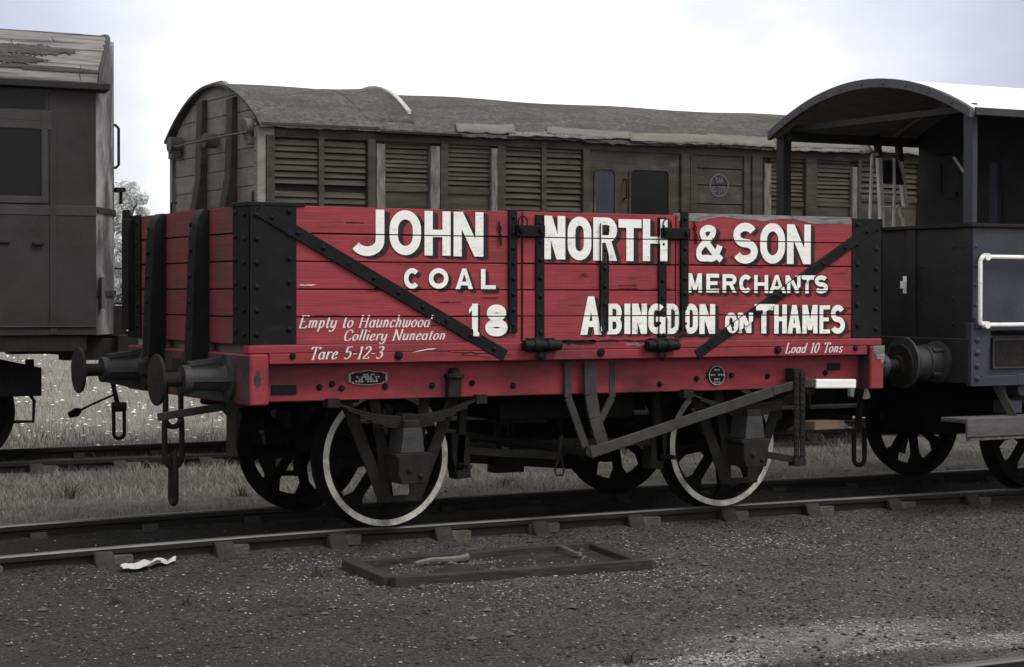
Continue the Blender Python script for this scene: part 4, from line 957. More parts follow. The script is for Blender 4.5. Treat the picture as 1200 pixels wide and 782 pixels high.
for q in strip([(-.34, .72), (-.2, .08)], .12) + strip([(-.2, .08), (0, .6)], .12) + strip([(0, .6), (.2, .08)], .12) + strip([(.2, .08), (.34, .72)], .12): rq(q)
for lay in block('R', .48, .58, .13):
    for q in lay: rq([(p[0] + .2, p[1] - .64) for p in q])
for x_ in (-.06, .06): rq([(x_ - .04, -.72), (x_ + .04, -.72), (x_ + .04, -.02), (x_ - .04, -.02)])
mb.build('roundel', ROUNDEL, dr, smooth=False)['label'] = 'faded blue painted roundel with letters'
# roof: sagging felt with ragged eaves, lifted sheet and pale repair strips
mb = MB(); nx, ny = 110, 26
from mathutils import noise as _mn
def mnoise_(a, b): return _mn.noise((a, b, 3))
def roofp(i, j):
    x = XV0 - .07 + (XV1 + .16 - XV0) * i / nx; t = -1 + 2 * j / ny; y = YC + 1.43 * t
    z = vroof(YC + 1.41 * t) + .012 + .008 * math.sin(x * 3.1 + t * 2) + .004 * mnoise_(x * 2.2, t * 2) - .02 * (math.sin(PI * (x / 8.2)) if 0 < x < 8.2 else 0)
    if j == 0: z += RNG.uniform(-.010, .006)
    return (x, y, z)
for i in range(nx + 1):
    for j in range(ny + 1): mb.v.append(roofp(i, j))
for i in range(nx + 1):
    for j in range(ny + 1): p = mb.v[i * (ny + 1) + j]; mb.v.append((p[0], p[1], p[2] - .028))
K = (nx + 1) * (ny + 1)
for i in range(nx):
    for j in range(ny):
        a = i * (ny + 1) + j; q = (a, a + ny + 1, a + ny + 2, a + 1); mb.f.append(q); mb.m.append(0); mb.f.append(tuple(K + k for k in reversed(q))); mb.m.append(0)
    for j in (0, ny): a = i * (ny + 1) + j; mb.f.append((a, a + K, a + ny + 1 + K, a + ny + 1)); mb.m.append(0)
for j in range(ny):
    for i in (0, nx): a = i * (ny + 1) + j; mb.f.append((a, a + 1, a + 1 + K, a + K)); mb.m.append(0)
vroof_o = mb.build('roof', FELT, van)
MB().box(XV0 - .03, XV1 + .03, YV - .03, YV + .045, 3.175, 3.20).build('eaves_board', VAN, vroof_o)
MB().box(XV0 - .05, vx(440, 150), YV - .085, YV - .05, 3.196, 3.218).build('gutter', BUFGREY, vroof_o)
def rstrip(u0, u1, t0, t1, lift, m, name='felt_strip', seed=0):
    r = random.Random(seed); x0, x1 = vx(u0, 150), vx(u1, 165); n = 14; mb = MB()
    for i in range(n + 1):
        x = x0 + (x1 - x0) * i / n
        for j in range(4):
            t = t0 + (t1 - t0) * j / 3 + (r.uniform(-.006, .006) if j in (0, 3) else 0)
            mb.v.append((x + (.06 * j / 3), YC + 1.43 * t, vroof(YC + 1.41 * t) + .008 + lift * .6 + .008 * math.sin(x * 3.1 + t * 2) + (r.uniform(-.012, .008) if j == 0 else .004)))
    for i in range(n):
        for j in range(3): a = i * 4 + j; mb.f.append((a, a + 4, a + 5, a + 1)); mb.m.append(0)
    ob = mb.build(name, m, vroof_o, fix=False)
    sm = ob.modifiers.new('thick', 'SOLIDIFY'); sm.thickness = .005; sm.offset = 0
    return ob
rstrip(531, 600, -1.0, -.90, .018, FELTP, seed=1); rstrip(637, 738, -1.0, -.91, .016, FELTP, seed=2); rstrip(733, 832, -1.02, -.92, .024, FELTP, seed=3); rstrip(827, 904, -1.02, -.90, .02, FELTP, seed=4); rstrip(905, 1004, -1.01, -.90, .022, FELTP, seed=5); rstrip(1015, 1096, -1.03, -.90, .024, mat('grey_felt_strip', (.12, .115, .11), .9), seed=6)
rstrip(590, 700, -1.015, -.97, .004, PALEP, 'torn_felt', 7); rstrip(745, 870, -1.02, -.975, .006, PALEP, 'torn_felt', 8); rstrip(900, 1000, -1.03, -.975, .004, PALEP, 'torn_felt', 9)
# lifted sheet with its pale curled edge
mb = MB(); xa = vx(432, 140); xb = vx(487, 140); n = 18; m_ = 10
for i in range(m_ + 1):
    x = xa + (xb - xa) * i / m_; k = (i / m_) ** 1.5
    for j in range(n + 1):
        t = -.92 + .9 * j / n; bump = .055 * k * math.sin(PI * j / n) ** .8
        mb.v.append((x, YC + 1.43 * t, vroof(YC + 1.41 * t) + .012 + bump))
for i in range(m_):
    for j in range(n): a = i * (n + 1) + j; mb.f.append((a, a + n + 1, a + n + 2, a + 1)); mb.m.append(0)
o = mb.build('lifted_felt', FELT, vroof_o, fix=False); sm = o.modifiers.new('thick', 'SOLIDIFY'); sm.thickness = .015
mb = MB(); a0 = len(mb.v)
for j in range(n + 1):
    t = -.80 + .78 * j / n; bump = .055 * math.sin(PI * (j + 2) / (n + 2.5)) ** .8; z = vroof(YC + 1.41 * t) + .02 + bump; y = YC + 1.43 * t
    mb.v += [(xb - .01, y, z + .012), (xb + .05, y, z + .004), (xb + .05, y, z - .03), (xb - .01, y, z - .03)]
for j in range(n):
    for q in range(4): a = j * 4 + q; b = j * 4 + (q + 1) % 4; mb.f.append((a, b, b + 4, a + 4)); mb.m.append(0)
mb.f += [(0, 1, 2, 3), (n * 4, n * 4 + 1, n * 4 + 2, n * 4 + 3)]; mb.m += [0, 0]
mb.build('curled_edge', mat('pale_felt_edge', (.40, .39, .36), .9), vroof_o)
mb = MB(); mb.box(vx(442, 150), vx(538, 160), YV - .10, YV - .04, 3.16, 3.185); mb.box(vx(430, 150), vx(535, 160), YV - .06, YV + .0, 3.185, 3.20); mb.build('loose_eaves_board', IRON2, vroof_o, .003)
# underframe
ug = MB(); ug.box(XV0, XV1, YV + .15, YV + .25, .90, 1.10); ug.box(XV0, XV1, 2 * YC - YV - .25, 2 * YC - YV - .15, .90, 1.10); ug.box(XV0 - .02, XV0 + .11, YV + .02, 2 * YC - YV - .02, .88, 1.12); ug.box(XV1 - .1, XV1, YV + .02, 2 * YC - YV - .02, .88, 1.12)
ug.build('underframe', IRON2, van)
for xa_, xb_, ya_, yb_, za_, zb3 in ((1.85, 2.12, .25, .8, .30, .9), (2.66, 3.3, .3, .9, .20, .9), (4.5, 5.8, .25, .95, .12, .9), (7.55, 8.0, .3, .9, .15, .9), (.3, .75, .3, .9, .30, .9), (.2, 2.1, 1.1, 1.6, .06, .9), (2.72, 8.0, 1.1, 1.6, .06, .9)):
    MB().box(xa_, xb_, YV + ya_, YV + yb_, za_, zb3).build('underslung_filler', BLACK, van, .02)  # underslung boxes and black fillers added to shut out light behind the wheels
ug = MB(); ug.cyl((3.75, 6.9, .55), (8.0, 6.9, .55), .36, .36, 20); ug.build('gas_cylinder', BLACK, van)
ug = MB(); ug.cyl((.35, 6.9, .6), (3.1, 6.9, .6), .33, .33, 20); ug.build('gas_cylinder', BLACK, van)
ug = MB()
for x in (.9, 2.6, 4.3, 6.0, 7.4): ug.bar((x, YV + .1, .95), (x, YV - .1, .30), .05, .012, (1, 0, 0))
ug.box(.3, 7.9, YV - .16, YV + .08, .30, .335); ug.box(.3, 7.9, YV - .05, YV + .16, .70, .735); ug.build('footboard', IRON2, van, .004)
for x in (1.25, 3.9, 6.45):
    for sg in (-1, 1):
        mb = MB(); base = make_wheel(False); mb.v = [(p[0] + x, p[1] * (1 if sg < 0 else -1) + YC + sg * .745, p[2] + WR) for p in base.v]; mb.f = base.f; mb.m = base.m
        mb.build('wheel', BLACK, van)
        mb = MB(); y = YC + sg * 1.03
        for s in (-1, 1): mb.bar((x + s * .13, y, .15), (x + s * .36, y, .93), .02, .1, (0, 1, 0))
        mb.box(x - .13, x + .13, y - .1, y + .1, .33, .62); mb.box(x - .55, x + .55, y - .04, y + .05, .72, .79); mb.build('axle_box', IRON2, van, .01)
    MB().cyl((x, YC - 1, WR), (x, YC + 1, WR), .065, .065, 14).build('axle', BLACK, van)
for y in (YC - .87, YC + .87): buffer(XV0 - .02, y, -1, van, .165, .45); buffer(XV1, y, 1, van, .165, .45)

# =================================================================== THE OLD COACH ON THE LEFT
coach = thing('passenger_coach', 'weathered dark grey passenger coach with bow end and peeling bleached roof boards', 'railway coach', (-2, YC, 0))
XL = -15.0; HW = 1.35
def bow(y): return -1.67 + .50 * (1 - ((y - YC) / HW) ** 2)
mb = MB(); n = 20
ys_ = [YC - HW + 2 * HW * k / n for k in range(n + 1)]
mb.box(XL, -1.67, YC - HW, YC - HW + .06, 1.19, 3.47); mb.box(XL, -1.67, YC + HW - .06, YC + HW, 1.19, 3.47); mb.box(XL, -1.7, YC - HW + .06, YC + HW - .06, 1.19, 1.25); mb.box(XL, XL + .06, YC - HW + .06, YC + HW - .06, 1.25, 3.47)
cbody = mb.build('body', COACH, coach, .004)
mb = MB()
def crz(y): 
    t = abs((y - YC) / (HW + .07)); return 3.47 + .62 * (max(0, 1 - t ** 2.4)) ** .62
for k in range(n):
    a, b = ys_[k], ys_[k + 1]
    za_, zb2 = max(3.4, crz(a) - .05), max(3.4, crz(b) - .05)
    mb.add([(bow(a), a, 1.19), (bow(b), b, 1.19), (bow(b), b, zb2), (bow(a), a, za_), (bow(a) - .06, a, 1.19), (bow(b) - .06, b, 1.19), (bow(b) - .06, b, zb2), (bow(a) - .06, a, za_)], [(0, 1, 2, 3), (7, 6, 5, 4), (0, 4, 5, 1), (3, 2, 6, 7)])
cend = mb.build('bow_end', COACHEND, coach)
mb = MB()
for z in (1.55, 2.32):
    for k in range(n):
        a, b = ys_[k], ys_[k + 1]; mb.add([(bow(a) + .02, a, z), (bow(b) + .02, b, z), (bow(b) + .02, b, z + .05), (bow(a) + .02, a, z + .05), (bow(a) - .01, a, z), (bow(b) - .01, b, z), (bow(b) - .01, b, z + .05), (bow(a) - .01, a, z + .05)], [(0, 1, 2, 3), (0, 4, 5, 1), (3, 2, 6, 7)])
mb.build('end_band', COACHF, cend)
# rails, steps and pipes that stick out at the end, seen edge on
ye = 5.62; xe = bow(ye)
mb = MB(); x, z0 = on_y(139, 147, ye); z1 = on_y(139, 197, ye)[1]; mb.tube([(xe, ye, z0), (x - .03, ye, z0), (x, ye, z0 - .03), (x, ye, z1 + .03), (x - .03, ye, z1), (xe, ye, z1)], .014, 8); mb.build('grab_handle', IRON2, coach)
mb = MB(); za_ = on_y(136, 222, ye)[1]; mb.box(xe - .02, xe + .07, ye - .15, ye + .05, za_ - .03, za_ + .01); mb.box(xe + .05, xe + .07, ye - .05, ye, za_ - .14, za_); mb.build('end_step', IRON2, coach)
mb = MB()
for v, l_ in ((315, .14), (356, .13), (395, .13)): z = on_y(140, v, ye)[1]; mb.bar((xe - .02, ye, z), (xe + l_, ye, z), .03, .018)
z0, z1 = on_y(140, 335, ye)[1], on_y(140, 355, ye)[1]; mb.bar((xe + .10, ye, z1), (xe + .10, ye, z0), .02, .02, (1, 0, 0)); z0, z1 = on_y(134, 340, 5.5)[1], on_y(134, 405, 5.5)[1]; mb.box(xe - .07, xe + .06, ye - .1, ye + .05, z1, z0 - .15); mb.build('end_pipes', IRON2, coach)
mb = MB(); x = on_y(121, 350, YV)[0]; mb.box(x - .015, x + .015, YC - HW - .012, YC - HW + .3, on_y(121, 362, YV)[1], on_y(121, 325, YV)[1]); mb.build('lit_strip', COACHEND, coach)  # pale strip standing for light that catches the end
# side: pilasters, waist, window frames, panes
def cp(u, v): return on_y(u, v, YC - HW)
ys0 = YC - HW
def cbox(u0, v0, u1, v1, d, name, m, par=coach, inn=.004):
    (xa, za_), (xb, zb2) = cp(u0, v1), cp(u1, v0); return MB().box(xa, xb, ys0 - d, ys0 + inn, za_, zb2).build(name, m, par, .004)
(xa, za_), (xb, zb2) = cp(-45, 228), cp(48, 142)
for q in range(8):
    X0 = xa - q * 1.55; X1 = X0 + (xb - xa); mb = MB(); fr = .065
    mb.box(X0 - fr, X0, ys0 - .014, ys0 + .004, za_ - fr, zb2 + fr); mb.box(X1, X1 + fr, ys0 - .014, ys0 + .004, za_ - fr, zb2 + fr); mb.box(X0, X1, ys0 - .0138, ys0 + .004, za_ - fr, za_); mb.box(X0, X1, ys0 - .0138, ys0 + .004, zb2, zb2 + fr)
    w = mb.build('window', COACHF, coach, .004); MB().box(X0, X1, ys0 - .003, ys0 + .002, za_, zb2).build('pane', GLASSD, w)
    zt0, zt1 = zb2 + .11, zb2 + .30
    mb = MB(); mb.box(X0 - .04, X1 + .04, ys0 - .003, ys0 + .002, zt0, zt1); tl = mb.build('toplight', GLASSD, coach)
cbox(58, 108, 66, 392, .008, 'side_strip', COACH); cbox(-300, 131, 60, 137, .012, 'side_strip', COACHF); cbox(-300, 242, 113, 245, .006, 'side_strip', COACHF); cbox(-300, 382, 113, 386, .02, 'side_strip', COACHF)
mb = MB(); (xq, zq) = cp(48, 286); mb.box(xq - .08, xq + .02, ys0 - .04, ys0, zq - .012, zq + .012); mb.box(xq - .42, xq - .28, ys0 - .02, ys0, zq - .0, zq + .02); mb.build('door_handle', IRON2, coach, .004)
# cornice and roof with missing boards
mb = MB(); mb.prism([(ys0 - .09, 3.44), (ys0 + .05, 3.42), (ys0 + .05, 3.54), (ys0 - .10, 3.50)], 'x', XL, on_y(129, 97, ys0 - .09)[0]); mb.build('cornice', COACH, coach, .005)
nt = 34; xs_ = [XL + .1 * k for k in range(int((-1.4 - XL) / .1))]
nb = 24; mb = MB()
def rend(y): return -1.63 + .36 * (1 - ((y - YC) / HW) ** 2)
def rp(t):   # t 0..1 over the roof from the near eave
    y = YC - (HW + .07) * math.cos(PI * t); return y, crz(y)
for b in range(nb):
    t0, t1 = b / nb, (b + 1) / nb - .003; (y0, z0), (y1, z1) = rp(t0), rp(t1)
    cuts = [XL]
    while cuts[-1] < -1.0: cuts.append(cuts[-1] + RNG.uniform(1.2, 3.2))
    for s0, s1 in zip(cuts[:-1], cuts[1:]):
        s1 = min(s1 - .008, rend((y0 + y1) / 2) + RNG.uniform(-.02, .015))
        if s1 <= s0: continue
        if b in (2, 4, 5) and s1 > -7 and False: continue
        w = RNG.uniform(-.006, .010)
        mb.add([(s0, y0, z0 + w), (s1, y0, z0 + w), (s1, y1, z1 + w), (s0, y1, z1 + w), (s0, y0, z0 - .03), (s1, y0, z0 - .03), (s1, y1, z1 - .03), (s0, y1, z1 - .03)], [(0, 1, 2, 3), (7, 6, 5, 4), (0, 4, 5, 1), (1, 5, 6, 2), (2, 6, 7, 3), (3, 7, 4, 0)])
croof = mb.build('roof', ROOFB, coach)
def rag_patch(u0, u1, v0, v1, seed, m, lift=.014, both=True):
    """a ragged hole or flap on the near slope; edges follow the photograph's height band"""
    r = random.Random(seed); n = 110; mb = MB()
    def tz(z):
        lo, hi = 0, .5
        for _ in range(40):
            md = (lo + hi) / 2
            if rp(md)[1] < z: lo = md
            else: hi = md
        return lo
    Yq = YC - HW + .15
    x0, x1 = on_y(u0, (v0 + v1) / 2, Yq)[0], on_y(u1, (v0 + v1) / 2, Yq)[0]
    za_, zb2 = on_y((u0 + u1) / 2, v1, Yq)[1], on_y((u0 + u1) / 2, v0, Yq)[1]
    ta, tb = tz(za_), tz(zb2)
    for i in range(n + 1):
        k = i / n; x = x0 + (x1 - x0) * k
        end = min(1, (1 - k) * 7) if both else 1
        j0 = r.uniform(-.45, .45); j1 = r.uniform(-.45, .45)
        a = ta + (tb - ta) * (.5 - .5 * end + .3 * j0); b = ta + (tb - ta) * (.5 + .5 * end + .3 * j1)
        (y0, z0), (y1, z1) = rp(max(0, a)), rp(b); ym, zm = rp((max(0, a) + b) / 2)
        mb.v += [(x, y0 - .004, z0 + lift), (x, ym - .004, zm + lift), (x, y1 - .002, z1 + lift)]
    for i in range(n):
        a = i * 3; mb.f += [(a, a + 3, a + 4, a + 1), (a + 1, a + 4, a + 5, a + 2)]; mb.m += [0, 0]
    return mb.build('missing_boards' if m is GROOVE or m is IRON2 else 'loose_board', m, croof, fix=False)
DK = mat('rotten_dark_board', (.045, .041, .042), .95, .5, (3, 20, 30), .5, (3, 30, 60), (.12, .11, .11), .7, (2, 14, 20), .55, .65)
for s_, (u0, u1, v0, v1) in enumerate([(-200, 93, 47, 61), (-200, 56, 60, 73), (-200, 118, 76, 80), (20, 119, 84, 88)]):
    rag_patch(u0, u1, v0, v1, s_ + 3, DK)
MB().box(XL, on_y(118, 90, ys0)[0], ys0 - .03, ys0 + .02, 3.50, 3.53).build('loose_board', ROOFB, croof, .004)
# roof end moulding
mb = MB(); P = []
for k in range(25): y, z = rp(k / 24); P.append((rend(y) + .01, y, z + .0))
mb.tube(P, .022, 6); mb.build('roof_moulding', COACHF, croof)
# underframe and bogie
mb = MB(); mb.box(XL, -1.75, ys0 + .03, ys0 + .12, 1.04, 1.185); mb.box(XL, -1.75, 2 * YC - ys0 - .12, 2 * YC - ys0 - .03, 1.04, 1.185); mb.box(-1.42, -1.22, YC - 1.2, YC + 1.2, .94, 1.18); mb.box(-1.9, -1.4, YC - 1.1, YC - .9, .95, 1.15); mb.box(-1.9, -1.4, YC + .9, YC + 1.1, .95, 1.15)
mb.build('underframe', IRON2, coach, .004)
for y in (YC - .87, YC + .87): buffer(-1.22, y, 1, coach, .2, .5, 1.06)
YBG = YC - 1.02
xr = on_y(48, 450, YBG)[0]; zt, zb2 = on_y(48, 431, YBG)[1], on_y(48, 464, YBG)[1]
bg = MB(); 
for sgy in (-1, 1):
    y = YC + sgy * 1.02
    bg.prism([(xr, zb2), (xr, zt), (xr - .45, zt + .10), (xr - 2.9, zt + .10), (xr - 3.3, zt), (xr - 3.3, zb2), (xr - 2.6, zb2), (xr - 2.2, zb2 - .25), (xr - 1.2, zb2 - .25), (xr - .6, zb2)], 'y', y - .03, y + .03)
bg.box(xr - .07, xr, YC - 1, YC + 1, zb2 + .02, zt - .02); bg.box(xr - 3.3, xr - 3.2, YC - 1, YC + 1, zb2, zt); bg.box(xr - 1.85, xr - 1.45, YC - 1.1, YC + 1.1, .5, .95)
bgo = bg.build('bogie', BLACK, coach, .006)
mb = MB(); x, z = on_y(33, 430, YBG); mb.cyl((x, YBG - .05, z - .02), (x, YBG - .05, z + .07), .045, .04, 10); mb.build('bogie_cap', BLACK, bgo)
mb = MB(); P = [on_y(u, v, YBG) for u, v in ((36, 464), (40, 470), (39, 494), (16, 494.5))]; mb.tube([(a, YBG, b) for a, b in P], .016, 6); mb.build('stirrup', BLACK, bgo)
xw = on_y(16, 490, YC - .8)[0] - .46
for x in (xw, xw - 2.4):
    for sg in (-1, 1):
        mb = MB(); base = make_wheel(False); mb.v = [(p[0] + x, p[1] * (1 if sg < 0 else -1) + YC + sg * .745, p[2] + WR) for p in base.v]; mb.f = base.f; mb.m = base.m
        mb.cyl((x, YC + sg * .72, WR), (x, YC + sg * .76, WR), .42, .42, 40)
        mb.build('wheel', BLACK, coach)
    MB().cyl((x, YC - 1.1, WR), (x, YC + 1.1, WR), .07, .07, 14).build('axle', BLACK, coach)
mb = MB(); xs = on_y(137, 480, YC)[0]
def cs(u, v): x, z = on_y(u, v, YC); return (x, YC, z)
mb.tube([cs(131, 440), cs(134, 458), cs(138, 474)], .025, 8); mb.tube([cs(135, 462), cs(108, 474), cs(92, 482)], .012, 6); mb.tube([cs(95, 480.5), cs(90, 483), cs(81, 487)], [.02, .045, .03], 10); mb.cyl(cs(132, 477), cs(147, 477), .05, .05, 12)
c = cs(139.5, 494); link(mb, c, .17, .055, .019, 'x'); mb.tube([(-1.2, YC, 1.05), (-1.02, YC, 1.04), cs(131, 440)], .035, 8); mb.build('screw_coupling', BLACK, coach)['label'] = 'screw coupling with weighted lever hanging down'
# =================================================================== TRACKS
from mathutils import noise as mnoise
def dip(x): return -.048 * max(0, min(1, (-1.6 - x) / 2.6)) ** 1.4 if x < -1.6 else .006 * math.sin(x * .9)
def rail_mesh(y, x0, x1, step, zf, top=0):
    """bull-head rail as one long extrusion that follows the dips of the old track"""
    P = [(-.035, -.040), (-.035, -.010), (-.027, 0), (.027, 0), (.035, -.010), (.035, -.040), (.010, -.052), (.010, -.105), (.031, -.115), (.031, -.145), (-.031, -.145), (-.031, -.115), (-.010, -.105), (-.010, -.052)]
    xs = list(np.arange(x0, x1 + step / 2, step)); mb = MB(); n = len(P)
    for x in xs:
        z = zf(x); mb.v += [(x, y + a + .004 * math.sin(x * .8), top + z + b) for a, b in P]
    for i in range(len(xs) - 1):
        for k in range(n):
            j = (k + 1) % n; mb.f.append((i * n + k, (i + 1) * n + k, (i + 1) * n + j, i * n + j)); mb.m.append(1 if k in (1, 2, 3) else 0)
    mb.f += [tuple(range(n)), tuple((len(xs) - 1) * n + k for k in reversed(range(n)))]; mb.m += [0, 0]
    return mb
def chair_mb(s):
    mb = MB(); mb.box(-.09, .09, -.19, .19, -.19, -.148); mb.prism([(s * .036, -.02), (s * .07, -.03), (s * .085, -.07), (s * .16, -.15), (s * .16, -.16), (s * .036, -.16)], 'x', -.07, .055); mb.prism([(-s * .04, -.06), (-s * .055, -.06), (-s * .13, -.15), (-s * .04, -.15)], 'x', -.06, .06)
    return mb
def key_mb(s): mb = MB(); mb.bar((-.055, s * .036, -.075), (.175, s * .060, -.078), .050, .07, (0, 1, 0)); return mb
def track(yc, label, x0, x1, cx0, pitch, ncx, top=0, zf=dip, chairs=True, head=RAILT):
    t = thing('railway_track', label, 'railway track', (0, yc, top))
    for s in (-1, 1): rail_mesh(yc + s * .753, x0, x1, .4, zf, top).build('rail', [RAILM, head], t)
    if not chairs: return t
    pc = {}; slp = None
    for i in range(ncx):
        x = cx0 + pitch * i
        for s in (-1, 1):
            if s not in pc:
                a = chair_mb(s).build('rail_chair', CHAIRM, None, .006); b = key_mb(s).build('wooden_key', KEYM, None, .006); pc[s] = (a, b)
                b.parent = a; a.parent = t
            else:
                a = pc[s][0].copy(); b = pc[s][1].copy(); COL.objects.link(a); COL.objects.link(b); b.parent = a; a.parent = t
            a.location = (x + random.uniform(-.02, .02), s * .753, zf(x) + random.uniform(-.004, .004)); a.rotation_euler = (0, 0, random.uniform(-.06, .06)); b.location = (random.uniform(-.03, .03), random.uniform(-.004, .006), random.uniform(-.008, .004))
        if slp is None:
            m = MB(); m.box(-.125, .125, -1.3, 1.3, -.31, -.1905); slp = m.build('sleeper', SLEEP, None, .012); slp.parent = t; d = slp
        else:
            d = slp.copy(); COL.objects.link(d); d.parent = t
        d.location = (x + .02, random.uniform(-.04, .04), zf(x)); d.rotation_euler = (0, 0, random.uniform(-.02, .02))
    return t
track(0, 'rusty railway track in dark ash carrying the red coal wagon', -40, 90, -3.32 - .79 * 6, .79, 30)
track(YC, 'overgrown railway track in grass under the louvred van and the old coach', -40, 90, -7.0, .82, 26, 0, lambda x: .004 * math.sin(x), head=RAILM)
xz, yz = on_z(1150, 775.5, -.05)
track(yz - .753, 'railway track whose rail crosses the bottom right corner of the ash ground', -30, 60, 0, 1, 0, -.05, lambda x: 0, chairs=False)

# =================================================================== GROUND
def grow(a, step, end, k=1.25):
    out = []; s = step; x = a
    while abs(x) < abs(end): s *= k; x += s if end > 0 else -s; out.append(x)
    return out
def axis(lo, hi, st, far0, far1): return sorted(grow(lo, st, far0)) + list(np.arange(lo, hi + st / 2, st)) + grow(hi, st, far1)
gx = axis(-7.0, 8.0, .055, -900, 1800); gy = axis(-6.6, 9.0, .055, -120, 2500)
def gz(x, y):
    z = -.142 + .022 * mnoise.noise((x * .7, y * .7, 3)) + .012 * mnoise.noise((x * 2.6, y * 2.6, 7)) + .006 * mnoise.noise((x * 9, y * 9, 1))
    d = min(abs(abs(y) - .753), abs(abs(y - YC) - .753))
    if d < .35: z += (.05 if abs(y) < 3 else .03) * (1 - d / .35)
    if abs(y) < .9: z -= .0
    if y < -4.4: z -= .03 * min(1, (-4.4 - y))
    if x < -1.6 and abs(y) < 2.4: z += dip(x) * .8 * max(0, 1 - max(0, abs(y) - .9) / 1.5)
    if y > 9: z += .03
    return z
mb = MB()
mb.v = [(x, y, gz(x, y) if (-12 < x < 14 and -9 < y < 14) else (-.14 if y < 14 else -.11)) for x in gx for y in gy]
ny_ = len(gy); mb.f = [(i * ny_ + j, (i + 1) * ny_ + j, (i + 1) * ny_ + j + 1, i * ny_ + j + 1) for i in range(len(gx) - 1) for j in range(ny_ - 1)]; mb.m = [0] * len(mb.f)

gm = bpy.data.materials.new('ash_and_turf'); gm.use_nodes = True; nt = gm.node_tree; N = nt.nodes; L = nt.links; bs = N['Principled BSDF']
bs.inputs['Roughness'].default_value = .95; bs.inputs['Specular IOR Level'].default_value = .15
tc = N.new('ShaderNodeTexCoord'); sx = N.new('ShaderNodeSeparateXYZ'); L.new(tc.outputs['Object'], sx.inputs[0])
def gn(scale, det=8, rough=.65):
    n = N.new('ShaderNodeTexNoise'); n.inputs['Scale'].default_value = scale; n.inputs['Detail'].default_value = det; n.inputs['Roughness'].default_value = rough; L.new(tc.outputs['Object'], n.inputs['Vector']); return n.outputs['Fac']
def mr(v, a, b, c, d):
    r = N.new('ShaderNodeMapRange'); L.new(v, r.inputs['Value'])
    for k, q in zip(('From Min', 'From Max', 'To Min', 'To Max'), (a, b, c, d)): r.inputs[k].default_value = q
    return r.outputs['Result']
def mth(op, a, b):
    n = N.new('ShaderNodeMath'); n.operation = op
    for i, q in enumerate((a, b)):
        if isinstance(q, (int, float)): n.inputs[i].default_value = q
        else: L.new(q, n.inputs[i])
    n.use_clamp = op in ('MULTIPLY',) and False
    return n.outputs[0]
def mixc(f, a, b):
    n = N.new('ShaderNodeMix'); n.data_type = 'RGBA'
    if isinstance(f, (int, float)): n.inputs[0].default_value = f
    else: L.new(f, n.inputs[0])
    for i, q in ((6, a), (7, b)):
        if isinstance(q, tuple): n.inputs[i].default_value = (*q, 1)
        else: L.new(q, n.inputs[i])
    return n.outputs[2]
ash = mixc(mr(gn(1.1), .38, .62, 0, 1), (.025, .0232, .0215), (.076, .0715, .067))
ash = mixc(mr(gn(34, 6, .85), .45, .60, 0, .95), ash, (.185, .177, .170))
ash = mixc(mr(gn(5, 6, .75), .48, .66, 0, .75), ash, (.085, .081, .078))
ash = mixc(mr(gn(55, 4, .7), .50, .38, 0, .9), ash, (.012, .011, .011))
v = N.new('ShaderNodeTexVoronoi'); v.inputs['Scale'].default_value = 38; L.new(tc.outputs['Object'], v.inputs['Vector'])
sp = mth('MULTIPLY', mr(v.outputs['Distance'], .22, .12, 0, 1), mr(gn(24, 2), .50, .60, 0, .7))
ash = mixc(sp, ash, (.16, .155, .15))
# spilled pale ballast at the lower right
def gauss(cx, cy, rx, ry):
    a = mth('DIVIDE', mth('SUBTRACT', sx.outputs[0], cx), rx); b = mth('DIVIDE', mth('SUBTRACT', sx.outputs[1], cy), ry)
    return mth('ADD', mth('MULTIPLY', a, a), mth('MULTIPLY', b, b))
PATCH = []
for (u, vv, rx, ry) in ((960, 742, .95, .30), (1040, 752, .38, .10), (1185, 742, .5, .18), (820, 768, .7, .2)):
    q = on_z(u, vv, -.14); PATCH.append((q[0], q[1], rx, ry))
pm = None
for q in PATCH:
    g = mr(gauss(*q), 0, 1.6, 1, 0); pm = g if pm is None else mth('MAXIMUM', pm, g)
pm = mth('MULTIPLY', pm, mr(gn(11, 7, .8), .36, .60, 0, 1))
ash = mixc(mth('MULTIPLY', pm, .95), ash, (.26, .245, .24))
turf = mixc(mr(gn(2.2), .36, .64, 0, 1), (.07, .067, .060), (.15, .144, .13)); turf = mixc(mr(gn(30, 4), .45, .7, 0, .8), turf, (.17, .163, .145))
mead = mixc(mr(gn(1.3), .36, .64, 0, 1), (.17, .165, .145), (.28, .27, .24)); mead = mixc(mr(gn(9, 5, .8), .56, .66, 0, .8), mead, (.52, .51, .48))
oil_shade = mr(mth('ADD', mth('ABSOLUTE', sx.outputs[1], 0), mr(gn(3.5), .3, .7, -.08, .08)), .62, .80, .8, 0)  # oily ash between the rails, darkened further for shade under the wagon
ash = mixc(oil_shade, ash, (.0075, .0068, .0062))
old = mth('MULTIPLY', mr(mth('ADD', sx.outputs[0], mr(gn(.8), .3, .7, -1.2, 1.2)), -3.4, -.6, 1, 0), .5)  # ash mixed darker towards the left end
ash = mixc(old, ash, (.019, .0178, .0165))
yv = mth('ADD', sx.outputs[1], mr(gn(1.7), .3, .7, -.5, .5))
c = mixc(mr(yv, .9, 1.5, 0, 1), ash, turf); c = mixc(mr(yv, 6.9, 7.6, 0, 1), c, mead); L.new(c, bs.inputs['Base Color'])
bn = N.new('ShaderNodeBump'); bn.inputs['Strength'].default_value = 1.0; bn.inputs['Distance'].default_value = .03
L.new(mth('ADD', gn(60, 5, .7), mth('MULTIPLY', v.outputs['Distance'], -.8)), bn.inputs['Height']); L.new(bn.outputs['Normal'], bs.inputs['Normal'])
structure(mb.build('ground', gm, None, fix=False))

